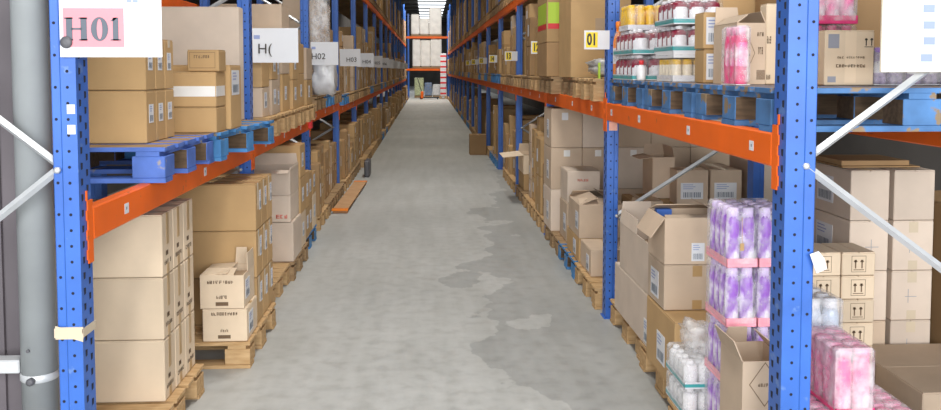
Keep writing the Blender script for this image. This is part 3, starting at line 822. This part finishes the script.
pallet(2.11, 2.95, 4.0, 4.74, 0, 'wood_old', 'old floor pallet under the tall beige columns at right', FLP, detail=False)
carton(2.115, 2.9, 3.36, 3.98, .0, .30, 'beige', 'large flat-topped brown carton on the floor at the lower right corner', tape=None, seam='x')
carton(2.62, 3.1, 4.02, 4.5, .152, 1.0, 'brown', 'tall brown carton at the far right edge beside the beige columns', tape=None)

# ------------------------------------------------------------------ right rack, second bay
pallet(1.15, 2.2, 5.68, 6.5, ZR, 'wood', 'light wooden pallet with a plastic bag, just past the second right upright', 'wooden pallets on the right lower shelf', h=.155)
lump('plastic_bag', (1.38, 6.0, ZB), (.20, .26, .075), 'grey_bag', 'crumpled grey and white plastic bag on the light pallet past the 01 plate', 'bag', 5.2, .3, 2.6)
tag(MB().box(1.19, 1.205, 5.70, 5.72, ZB, 1.73, bev=.002).build('lime_strap', 'lime'), 'lime green strap end beside the plastic bag near the second right post', 'strap')
pallet(1.2, 2.3, 6.55, 7.37, ZR, 'wood_old', 'weathered pallet under the big kraft carton, second right bay', 'wooden pallets on the right lower shelf', h=.155)
e, D = open_carton(1.17, 1.66, 6.7, 7.3, ZB, 2.36, 'kraft', 'large kraft carton standing behind the yellow 01 plate', {'R': (60, .2), 'L': (20, .2), 'F': (160, .1)}, fill=.95)
decal(e, 'dark_patch', 'F', D, .30, .40, .40, .5, 'brown'); decal(e, 'grey_patch', 'F', D, .2, .32, .22, .48, 'inside')
pallet(1.12, 2.2, 7.42, 8.22, ZR, 'wood_old', 'weathered pallet under the green-labelled cartons', 'wooden pallets on the right lower shelf', h=.155)
e, D = carton(1.09, 1.55, 7.5, 8.15, ZB, 1.93, 'brown', 'brown carton beneath the lime and red labelled carton')
e, D = carton(1.09, 1.55, 7.5, 8.15, 1.931, 2.4, 'kraft', 'brown carton with a large lime and red label on the right upper stack')
decal(e, 'lime_label', 'L', D, .05, .6, .17, .36, 'lime'); decal(e, 'red_label', 'L', D, .05, .6, .12, .169, 'red')
decal(e, 'lime_label', 'F', D, .01, .14, .17, .36, 'lime'); decal(e, 'red_label', 'F', D, .01, .14, .12, .169, 'red')
# floor level of bay two
for i, (a, m_, lab) in enumerate(((5.66, 'wood', 'pale floor pallet just past the second right upright'), (6.5, 'blue_wood', 'dark blue floor pallet in the second right bay'), (7.34, 'wood_old', 'weathered floor pallet under the wall of beige cartons'))):
    pallet(1.17, 2.27, a, a+.8, 0, m_, lab, FLP)
e, D = carton(1.205, 1.56, 5.98, 6.4, .152, .35, 'beige', 'low beige carton at the aisle just beyond the second right upright'); shipping_label(e, 'L', D, .24, .34, .02, .14)
e, D = carton(1.2, 1.56, 6.43, 7.0, .152, .345, 'kraft', 'bottom carton beneath the open bulging carton, second right bay'); shipping_label(e, 'L', D, .3, .42, .03, .15)
e, D = open_carton(1.2, 1.55, 6.43, 6.92, .3465, .61, 'beige', 'open bulging carton just left of the second right upright', {'L': (20, .16), 'R': (25, .16), 'F': (14, .14), 'B': (28, .14)}, fill=.7); shipping_label(e, 'L', D, .32, .44, .06, .2)
marks(e, 'hand_hole', 'F', D, [(.2, .225, .15, .2)], 'ink_brown')
e, D = carton(1.235, 1.56, 7.22, 7.6, .152, .5, 'beige', 'carton beneath the red-printed carton, second right bay'); shipping_label(e, 'L', D, .2, .32, .08, .24)
e, D = carton(1.24, 1.53, 7.22, 7.6, .501, .785, 'pale', 'pale carton with a red printed word, left of the second right upright'); smudge_text(e, 'F', D, .09, .19, .19, .022, 7, 'ink_red')
G = 'wall of beige cartons deep in the second right bay'
cols = ((1.168, 1.462), (1.466, 1.80), (1.804, 2.12), (2.124, 2.5), (2.504, 2.9))
for i, (a, bb) in enumerate(cols):
    for t, (z0, z1) in enumerate(((.152, .55), (.551, .945), (.946, 1.315))):
        e, D = carton(a, bb, 7.72, 8.2, z0, z1, 'beige' if (i+t) % 3 else 'pale', 'beige carton wall behind the second right upright: %s row, %s from the aisle' % (['bottom', 'middle', 'top'][t], NTH[i]), G, tape='tape_clear')
        if i == 0: shipping_label(e, 'L', D, .2, .33, .08, .26)
        if i == 0 and t == 2: decal(e, 'paper_label', 'F', D, .1, .16, .26, .33, 'paper')
        if t == 1 and i < 3: decal(e, 'tape', 'F', D, .12, .18, .31, .37, 'tape_white')
# inner cartons in front of that wall
G = 'inner cartons of the second right bay'
carton(1.6, 1.77, 6.3, 6.7, .152, .66, 'brown', 'brown carton under the tall narrow open carton, second right bay', G)
open_carton(1.78, 1.955, 6.42, 6.72, .663, .99, 'beige', 'tall narrow open carton with a flap out left, behind the silver brace', {'L': (190, .1), 'R': (80, .08), 'B': (95, .08)}, G, fill=.9)
carton(1.78, 1.955, 6.42, 6.72, .152, .66, 'brown', 'brown carton directly beneath the tall narrow open carton', G)
e, D = carton(1.58, 1.76, 6.05, 6.28, .152, .70, 'beige', 'beige carton beside the lower end of the silver brace', G)
for i, x in enumerate((1.96, 2.222)):
    for t, (z0, z1) in enumerate(((.152, .395), (.396, .64), (.641, .91))):
        e, D = carton(x-.045, x+.20, 6.22, 6.41 if i == 0 else 6.7, z0, z1, 'beige' if t == 2 else 'kraft', '%s carton of the %s stack behind the silver brace' % (['bottom', 'middle', 'white-labelled top'][t], ['left', 'right'][i]), G, tape='tape_clear')
        if t == 2: shipping_label(e, 'F', D, .03, .205, .045, .17)
carton(2.5, 2.9, 6.22, 6.7, .152, 1.1, 'pale', 'pale carton right of the rear blue post in the second right bay', G, tape=None)
pallet(2.3, 2.96, 5.9, 6.72, 0, 'wood_old', 'old pallet under the pale carton by the rear post', FLP, detail=False)
pallet(2.3, 2.96, 7.4, 8.22, 0, 'wood_old', 'old pallet under the outer end of the beige carton wall', FLP, detail=False)

# ------------------------------------------------------------------ left rack, nearest bay
FLL = 'wooden floor pallets under the left rack'
pallet(-2.15, -1.165, 3.50, 4.30, 0, 'wood', 'pale floor pallet under the cream cartons, nearest on the left', FLL)
G = 'cream cartons stacked on the nearest left floor pallet'
pos = ['nearest', 'middle', 'rearmost']
for i in range(3):
    for t in range(3):
        y0 = 3.80 + i*.166
        e, D = carton(-1.78, -1.208, y0, y0+.162, .152+t*.29, .152+(t+1)*.29-.001, 'cream', '%s cream carton of the %s row on the nearest left pallet' % (['bottom', 'middle', 'top'][t], pos[i]), G, seam='x', tape='tape_clear')
        decal(e, 'tape', 'R', D, .064, .098, .14, .286, 'tape'); decal(e, 'tape', 'R', D, .064, .098, .002, .05, 'tape')
        marks(e, 'printed_mark', 'R', D, [(.05, .085, .09, .112), (.055, .08, .1, .104)], 'ink_brown'); smudge_text(e, 'R', D, .03, .13, .05, .02, 5)
pallet(-2.1, -.995, 4.63, 5.43, 0, 'wood', 'pale floor pallet under the two small printed cartons on the left', FLL)
G = 'big kraft cartons behind the small printed ones'
for i in range(3):
    for t in range(3):
        y0 = 4.955 + i*.172
        e, D = carton(-1.68, -1.022, y0, y0+.168, .152+t*.283, .152+(t+1)*.283-.001, 'kraft', '%s big kraft carton, %s row, behind the small printed cartons' % (['bottom', 'middle', 'top'][t], pos[i]), G, seam='x', tape='tape')
        shipping_label(e, 'R', D, .10, .155, .11, .23); decal(e, 'tape', 'R', D, .05, .08, .12, .28, 'tape_clear')
G = 'two small printed cartons on the left floor pallet'
e, D = carton(-1.262, -1.015, 4.64, 4.92, .152, .34, 'cream', 'lower small cream carton with black print on the second left floor pallet', G, seam='x')
smudge_text(e, 'F', D, .05, .2, .15, .018, 10); smudge_text(e, 'F', D, .1, .15, .055, .018, 4); marks(e, 'printed_block', 'F', D, [(.085, .155, .018, .038)], 'ink_brown'); shipping_label(e, 'R', D, .05, .16, .03, .15)
e, D = open_carton(-1.272, -1.03, 4.64, 4.92, .342, .53, 'cream', 'upper small cream carton with a raised flap and black print', {'F': (6, .12, -1, .55), 'B': (91, .10, .1, .75), 'L': (4, .15), 'R': (88, .10, -.3, 1)}, G, fill=.8)
smudge_text(e, 'F', D, .04, .19, .14, .018, 9); smudge_text(e, 'F', D, .09, .15, .055, .018, 5); marks(e, 'printed_block', 'F', D, [(.085, .155, .015, .036)], 'ink_brown'); shipping_label(e, 'R', D, .04, .15, .04, .15)
# left lower shelf of the nearest bay
ZL = 1.1905; ZLT = ZL + .1565
BLL = 'blue pallets on the lower shelf of the left rack'
pallet(-2.2, -1.13, 3.62, 4.44, ZL, 'blue_wood_deep', 'bright blue pallet on the orange left beam, nearest the camera', BLL, h=.155)
pallet(-2.03, -1.06, 4.50, 5.62, ZL, 'blue_wood', 'blue pallet second along the nearest left beam', BLL, rz=-4, h=.155)
G = 'kraft cartons on the nearest blue pallet, left shelf'
for i in range(3):
    for t in range(2):
        y0 = 3.79 + i*.138
        e, D = carton(-1.85, -1.262, y0, y0+.135, ZLT+t*.24, ZLT+(t+1)*.24-.001, 'kraft', '%s kraft carton, %s row, on the nearest blue pallet at left' % (['lower', 'upper'][t], pos[i]), G, seam='x')
        shipping_label(e, 'R', D, .035, .095, .09, .175)
        if t: decal(e, 'tape', 'R', D, .05, .085, .2, .236, 'tape_clear')
e, D = carton(-1.47, -1.112, 4.43, 4.64, ZLT, ZLT+.135, 'kraft', 'lower kraft carton beneath the white-taped carton on the left shelf', seam='x')
e, D = carton(-1.47, -1.112, 4.43, 4.64, ZLT+.136, ZLT+.322, 'kraft', 'carton banded with white tape on the left shelf', seam='x', tape='tape_clear')
decal(e, 'white_tape', 'F', D, .004, .354, .055, .11, 'tape_white'); decal(e, 'white_tape', 'R', D, .002, .188, .055, .11, 'tape_white')
e, D = carton(-1.27, -1.104, 4.47, 4.62, ZLT+.3235, ZLT+.44, 'kraft', 'small stamped kraft carton on top of the white-taped carton', seam='x')
smudge_text(e, 'F', D, .035, .12, .07, .016, 7); marks(e, 'stamp_frame', 'F', D, [(.012, .146, .1, .102), (.012, .146, .018, .02), (.012, .014, .018, .102), (.144, .146, .018, .102)], 'ink_brown')
e, D = carton(-1.5, -1.09, 4.66, 4.92, ZLT, ZLT+.36, 'kraft', 'kraft carton with a white label on its aisle side, before the big beige carton', seam='x')
shipping_label(e, 'R', D, .03, .21, .19, .33)
e, D = carton(-1.78, -1.225, 5.49, 5.62, ZLT, 2.09, 'pale', 'large plain beige carton on the left shelf in front of the second blue upright', seam='x', tape='tape_clear')

# left second bay, lower shelf
WL = 'wooden pallets on the left lower shelf'
for i, a in enumerate((5.80, 6.62, 7.44)):
    pallet(-2.2, -1.1, a, a+.79, ZL, 'wood', 'pale pallet on the left lower shelf, %s in the second bay' % NTH[i], WL, h=.155)
G = 'kraft cartons on the left lower shelf, second bay'
spec = [(-1.145, 5.82, 6.08, (.21, .24)), (-1.13, 6.10, 6.34, (.26, .2)), (-1.15, 6.36, 6.55, (.2, .32)), (-1.14, 6.6, 6.95, (.3, .3, .25)), (-1.12, 6.98, 7.3, (.25, .28)), (-1.14, 7.43, 7.75, (.3, .27)), (-1.12, 7.78, 8.15, (.24, .3))]
for i, (x, a, bb, hs) in enumerate(spec):
    z = ZLT
    for t, h_ in enumerate(hs):
        e, D = carton(x-.5, x, a, bb, z, z+h_-.001, random.choice(('kraft', 'kraft', 'beige')), '%s carton of the %s stack on the left lower shelf, second bay' % (['bottom', 'second', 'third'][t], NTH[i]), G, seam='x')
        z += h_
        if random.random() < .6: 
            wd = bb-a; shipping_label(e, 'R', D, wd*.3, wd*.3+.09, h_*.3, h_*.3+.11)
tag(MB().box(-1.1935, -1.160, 8.37, 8.465, 1.09, 1.20, bev=.004).build('red_holder', 'red'), 'small red plastic holder on the left beam end below the milky bag', 'holder')
lump('plastic_bag', (-1.08, 8.84, 1.4035), (.14, .22, .215), 'bag', 'bulging milky plastic bag below the H02 sheet on the left', 'bag', 1.4, .2, 2.0)
lump('plastic_wrap', (-1.13, 8.84, 1.80), (.11, .2, .36), 'film_thin', 'clear crumpled plastic wrap rising above the milky bag on the left', 'plastic wrap', 6.4, .3, 2.4)
# left second bay, floor level
pallet(-2.2, -1.09, 5.80, 6.54, 0, 'wood', 'empty-fronted pale pallet between the kraft cartons and white cartons on the left', FLL)
carton(-2.1, -1.55, 5.85, 6.4, .152, .75, 'kraft', 'kraft carton set back on the empty-fronted left pallet', seam='x')
pallet(-2.2, -1.06, 6.56, 7.36, 0, 'wood_old', 'dark weathered pallet under the whitish cartons on the left', FLL)
e, D = carton(-1.6, -1.065, 6.58, 7.0, .152, .468, 'pale', 'bottom whitish carton on the weathered left pallet', seam='x', tape='tape_clear')
e, D = carton(-1.6, -1.085, 6.58, 7.0, .47, .685, 'pale', 'middle whitish carton with red print on the weathered left pallet', seam='x', tape='tape_clear'); smudge_text(e, 'F', D, .40, .5, .03, .03, 3, 'ink_red')
e, D = open_carton(-1.6, -1.085, 6.58, 7.0, .686, .885, 'pale', 'open whitish carton on top of the whitish carton stack', {'F': (200, .06), 'L': (80, .1), 'B': (75, .1), 'R': (86, .02)})
G = 'kraft cartons on the left floor, second bay'
spec = [(-1.075, 7.04, 7.33, (.3, .31, .28)), (-1.09, 7.42, 7.66, (.28, .33)), (-1.10, 7.68, 7.93, (.3, .27)), (-1.10, 7.95, 8.2, (.33, .21))]
pallet(-2.2, -1.1, 7.40, 8.22, 0, 'blue_wood', 'blue floor pallet on the left beyond the whitish cartons', FLL)
for i, (x, a, bb, hs) in enumerate(spec):
    z = .152
    for t, h_ in enumerate(hs):
        e, D = carton(x-.55, x, a, bb, z, z+h_-.001, random.choice(('kraft', 'cream', 'kraft')), '%s carton of the %s stack behind the whitish cartons, left floor' % (['bottom', 'middle', 'top'][t], NTH[i]), G, seam='x')
        z += h_; wd = bb-a; shipping_label(e, 'R', D, wd*.3, wd*.3+.1, h_*.3, h_*.3+.12)

# ------------------------------------------------------------------ farther bays
STUFF = MB()
SM = ['kraft', 'brown', 'beige', 'pale', 'tape', 'paper', 'grey_bag']
def simple_carton(x0, x1, y0, y1, z0, z1, mat, label, group, s, lab):
    w_, d_, h_ = x1-x0, y1-y0, z1-z0-.0015
    mb = MB().box(-w_/2, w_/2, -d_/2, d_/2, 0, h_-.003, bev=.006); tw = min(.03, d_*.12)
    mb.box(-w_/2+.01, w_/2-.01, -d_/2+.01, -.003, h_-.003, h_).box(-w_/2+.01, w_/2-.01, .003, d_/2-.01, h_-.003, h_)
    xo = -s*w_/2; xa, xb = sorted((xo, xo-s*.001)); mb.box(xa, xb, -tw, tw, h_*.7, h_-.01, 1).box(xa, xb, -tw, tw, .01, h_*.2, 1)
    o = mb.build('cardboard_carton', [mat, 'tape'], loc=((x0+x1)/2, (y0+y1)/2, z0+.0007)); tag(o, label, 'carton', group)
    if lab:
        xa, xb = sorted((xo-s*.001, xo-s*.002)); u = (random.random()-.5)*d_*.3; lw = min(.1, d_*.3)
        MB().box(xa, xb, u-lw/2, u+lw/2, h_*.35, h_*.35+min(.14, h_*.4)).build('paper_label', 'paper', o)
    return o
def fill_level(s, k, level, zbase, zmax, dens, individual, u_front):
    """aisle-side row of stacks on one level of one bay"""
    Y0, Y1 = YS[s][k]+PD+.03, YS[s][k+1]-.03
    npal = 3; pl = (Y1-Y0)/npal; ci = 0
    for p in range(npal):
        a = Y0 + p*pl; zt = zbase
        uf = u_front + random.uniform(-.03, .05)
        if level != 'floor level' or random.random() < .93:
            pm = random.choice(('wood', 'wood_old', 'wood_old', 'wood') + (('blue_wood',) if level != 'upper shelf' else ()))
            x0, x1 = xs(s, u_front-.02, u_front+1.0)
            pallet(x0, x1, a+.015, a+.805, zbase, pm, '%s pallet, %s in the %s bay of the %s rack, %s' % ({'wood': 'pale', 'wood_old': 'weathered', 'blue_wood': 'blue'}[pm], NTH[p], NTH[k], SIDE[s], level), 'pallets of the farther bays', detail=False)
            zt = zbase + .1525
        if random.random() > dens or (s, k, level, p) in SKIP: continue
        y = a + .02; end = a + pl - .03
        while y < end - .16:
            d_ = min(random.choice((.2, .26, .3, .38, .42)), end-y)
            u = uf + random.uniform(0, .06); dep = random.uniform(.4, .6)
            top = zt + (zmax-zt)*random.uniform(.75 if s < 0 and k < 6 else .5, 1.0); z = zt; t = 0; mat = random.choice(('kraft', 'kraft', 'brown', 'beige', 'kraft'))
            h_ = random.choice((.22, .28, .33, .4, .55))
            x0, x1 = xs(s, u, u+dep); ci += 1
            while z + h_ <= top + .05 and t < 6:
                if individual:
                    simple_carton(x0, x1, y, y+d_-.006, z, z+h_-.001, mat, '%s brown carton, %s tier of stack %s, %s bay, %s rack, %s' % ({'kraft': 'mid', 'brown': 'dark', 'beige': 'greyish'}[mat], NTH[t], NTH[min(ci-1, 16)], NTH[k], SIDE[s], level), 'farther cartons along the %s rack' % SIDE[s], s, random.random() < .4)
                    IND[0] += 1
                else:
                    STUFF.box(x0, x1, y, y+d_-.006, z+.0007, z+h_-.0015, SM.index(mat), bev=.006)
                    xo = x0 if s > 0 else x1; xa, xb = sorted((xo, xo-s*.002)); 
                    STUFF.box(xa, xb, y+d_*.44, y+d_*.54, z+h_*.7, z+h_-.01, 4)
                    if random.random() < .35: STUFF.box(xa, xb, y+d_*.2, y+d_*.5, z+h_*.3, z+h_*.6, 5)
                z += h_; t += 1
            y += d_
IND = [0]
SKIP = {(1, 2, 'floor level', 2), (-1, 2, 'lower shelf', 0)}
for k in range(2, NB):
    for s in (-1, 1):
        ind = k <= 3
        bz = BZ[s][1] if not (s < 0 and k == 2) else 1.25
        if s < 0:
            fill_level(s, k, 'floor level', 0, BZ[s][0]-.12, 1.0, ind, 1.14 if k < 4 else 1.08)
            fill_level(s, k, 'lower shelf', bz, 2.25 + .2*(k % 3), .95 if k > 2 else .7, ind, 1.16)
            if k >= 4: fill_level(s, k, 'upper shelf', BZ2[s][1], 4.6, .9, k <= 3, 1.2)
        else:
            fill_level(s, k, 'floor level', 0, BZ[s][0]-.2, .62 if k > 2 else 1, ind, 1.2)
            fill_level(s, k, 'lower shelf', bz, 2.42, .97, ind, 1.16)
            if k >= 2: fill_level(s, k, 'upper shelf', BZ2[s][1], 4.7, .9, k <= 3, 1.2)
st_ = STUFF.build('distant_cartons', SM); tag(st_, 'mass of brown cartons filling the far bays of both racks down the aisle', 'cartons', None, 'stuff')

# things standing out into the aisle
e, D = carton(.84, 1.165, 16.22, 16.55, 0, .40, 'brown', 'lone brown carton on the floor out in the aisle at right', tape='tape')
carton(1.22, 1.6, 10.35, 10.95, .154, .36, 'kraft', 'kraft carton beneath the open one whose cream flap juts into the right aisle edge')
open_carton(1.215, 1.6, 10.35, 10.95, .361, .60, 'cream', 'open cream carton with its flap jutting into the aisle at right, third bay', {'L': (186, .26), 'B': (80, .1)}, fill=.8)
e = empty('wooden_skid', (-1.0, 10.9, 0), 'orange-brown wooden skid lying along the left aisle edge', 'wooden skid', rz=R(-1))
MB().box(-.09, .09, -1.17, 1.17, .03, .05, bev=.003).build('deck', 'wood_red', e)
for y in (-1.21, 1.21): MB().box(-.095, .095, y-.04, y+.04, .03, .055, bev=.003).build('end_board', 'orange_pl', e)
for y in (-1.15, 0, 1.15): MB().box(-.085, .085, y-.06, y+.06, 0, .03, bev=.003).build('block', 'wood_red', e)
tag(MB().box(-.985, -.9, 12.9, 13.3, 0, .26, bev=.02).build('blue_crate', 'dark_steel'), 'small dark crate on the floor beyond the orange-brown skid', 'crate')

# ------------------------------------------------------------------ far end of the aisle
e = empty('end_rack', (0, 49.6, 0), 'rack across the far end of the aisle with orange beams', 'rack')
for x in (-1.9, -1.1, 1.25, 2.0):
    MB().box(x-.05, x+.05, -.05, .05, 0, 5.0).build('post', 'blue', e)
for z in (1.62, 3.54): MB().box(-1.9, 2.0, -.09, -.051, z, z+.13, bev=.005).build('beam_rail', 'orange', e)
for z in (1.62, 3.54): MB().box(-1.9, 2.0, -.05, 1.0, z+.09, z+.13).build('shelf_deck', 'wood_old', e)
G = 'white wrapped loads at the far end'
def wrapped(x0, x1, y0, y1, z0, z1, lab):
    e = empty('wrapped_load', ((x0+x1)/2, (y0+y1)/2, z0), lab, 'wrapped load', G)
    w_, d_, h_ = x1-x0, y1-y0, z1-z0
    mb = MB().box(-w_/2, w_/2, -d_/2, d_/2, .1, h_, bev=.05); mb.build('wrapped_goods', 'wrap_white', e)
    MB().box(-w_/2, w_/2, -d_/2, d_/2, .002, .098).build('pallet', 'wood_old', e)
for i, (a, bb, z1) in enumerate(((-.82, -.36, 3.5), (-.35, .2, 3.45), (.21, .84, 3.52))):
    wrapped(a*1.05, bb*1.05, 49.6, 50.4, 1.76, z1, 'white wrapped load on the end rack, lower row, %s from left' % NTH[i])
for i, (a, bb, z1) in enumerate(((-.9, -.42, 5.0), (-.41, .12, 4.75), (.13, .84, 5.4))):
    wrapped(a*1.05, bb*1.05, 49.6, 50.4, 3.68, z1, 'white wrapped load on the end rack, top row, %s from left' % NTH[i])
G = 'mixed packs under the end rack'
for i, (a, bb, z1, mm, lab) in enumerate(((-.75, -.2, 1.2, 'pale_green', 'pale green wrapped pack under the end rack'), (-.15, .3, .9, 'blue_wood_old', 'blue-grey pack under the end rack'), (.35, .8, .8, 'bag', 'pale pack under the end rack'))):
    e = empty('pack', ((a+bb)/2, 50.1, 0), lab, 'pack', G); MB().box(-(bb-a)/2, (bb-a)/2, -.3, .3, .12, z1, bev=.04).build('wrapped_goods', mm, e); MB().box(-(bb-a)/2, (bb-a)/2, -.3, .3, 0, .118).build('pallet', 'wood_old', e)
# red and white stack
G = 'red and white cartons in the far stack'
pallet(.72, 1.18, 48.0, 48.8, 0, 'wood_red', 'orange pallet under the red and white stack at the aisle end', FLP, detail=False)
for t in range(8):
    z = .152 + t*.31
    o = MB().box(-.17, .17, -.25, .25, 0, .306, bev=.01).box(-.171, .171, -.252, .252, .1, .2, 1).build('striped_carton', ['paper', 'red'], loc=(.95, 48.4, z))
    tag(o, '%s red and white carton of the far stack by the pallet truck' % NTH[t], 'carton', G)
# pallet truck
e = empty('pallet_truck', (.1, 47.2, 0), 'hand pallet truck with a black handle at the far end of the aisle', 'pallet truck')
for y in (-.2, .2): MB().box(-.3, .6, y-.08, y+.08, .08, .14, bev=.01).build('fork', 'black', e)
MB().box(-.46, -.3, -.27, .27, .06, .45, bev=.03).build('pump_housing', 'orange', e)
MB().rod((-.4, 0, .4), (-.62, 0, 1.15), .022).build('handle_shaft', 'black', e); MB().rod((-.63, -.16, 1.2), (-.63, .16, 1.2), .02).rod((-.62, 0, 1.15), (-.63, -.15, 1.2), .015).rod((-.62, 0, 1.15), (-.63, .15, 1.2), .015).build('handle_grip', 'black', e)
for x, y, r_ in ((-.42, -.1, .09), (-.42, .1, .09), (.5, -.2, .045), (.5, .2, .045)):
    o = MB().lathe([(r_, -.025), (r_, .025)], n=14).build('wheel', 'black', e); o.matrix_local = Matrix.Translation((x, y, r_)) @ Matrix.Rotation(R(90), 4, 'X')

# ------------------------------------------------------------------ light
def area(name, loc, rot, sx, sy, power, c=(1, 1, 1), spread=180):
    l = bpy.data.lights.new(name, 'AREA'); l.shape = 'RECTANGLE'; l.size = sx; l.size_y = sy; l.energy = power; l.color = c; l.spread = R(spread)
    o = bpy.data.objects.new(name, l); COL.objects.link(o); o.location = loc; o.rotation_euler = rot; return o
area('rear_fill_light', (.3, -4.0, 2.7), (R(82), 0, 0), 9.0, 3.6, 1060, (.97, .98, 1))  # unseen area light added behind the camera to brighten the near faces
for i in range(11):
    area('aisle_lamp', (0, 1.5 + i*5.0, 6.0), (0, 0, 0), .5, 2.4, 125 if i < 2 else (50 if i < 3 else 36), (1, .975, .93) if i < 3 else (1, .95, .84), 150 if i < 2 else 90)
area('aisle_lamp', (0, 44.5, 6.0), (R(25), 0, 0), 2, .6, 330, (1, .97, .92))
area('aisle_lamp', (0, 62, 6.0), (0, 0, 0), 3, 8, 300, (.95, .97, 1))
wd = bpy.data.worlds.new('world'); S.world = wd; wd.use_nodes = True
wd.node_tree.nodes['Background'].inputs['Color'].default_value = (.9, .95, 1, 1); wd.node_tree.nodes['Background'].inputs['Strength'].default_value = .4
S.view_settings.view_transform = 'Standard'; S.view_settings.look = 'None'; S.view_settings.gamma = 1; S.view_settings.exposure = 0.0
S.view_settings.use_curve_mapping = False
S.cycles.use_denoising = True
S.cycles.max_bounces = 8; S.cycles.transparent_max_bounces = 24; S.cycles.caustics_reflective = False; S.cycles.caustics_refractive = False
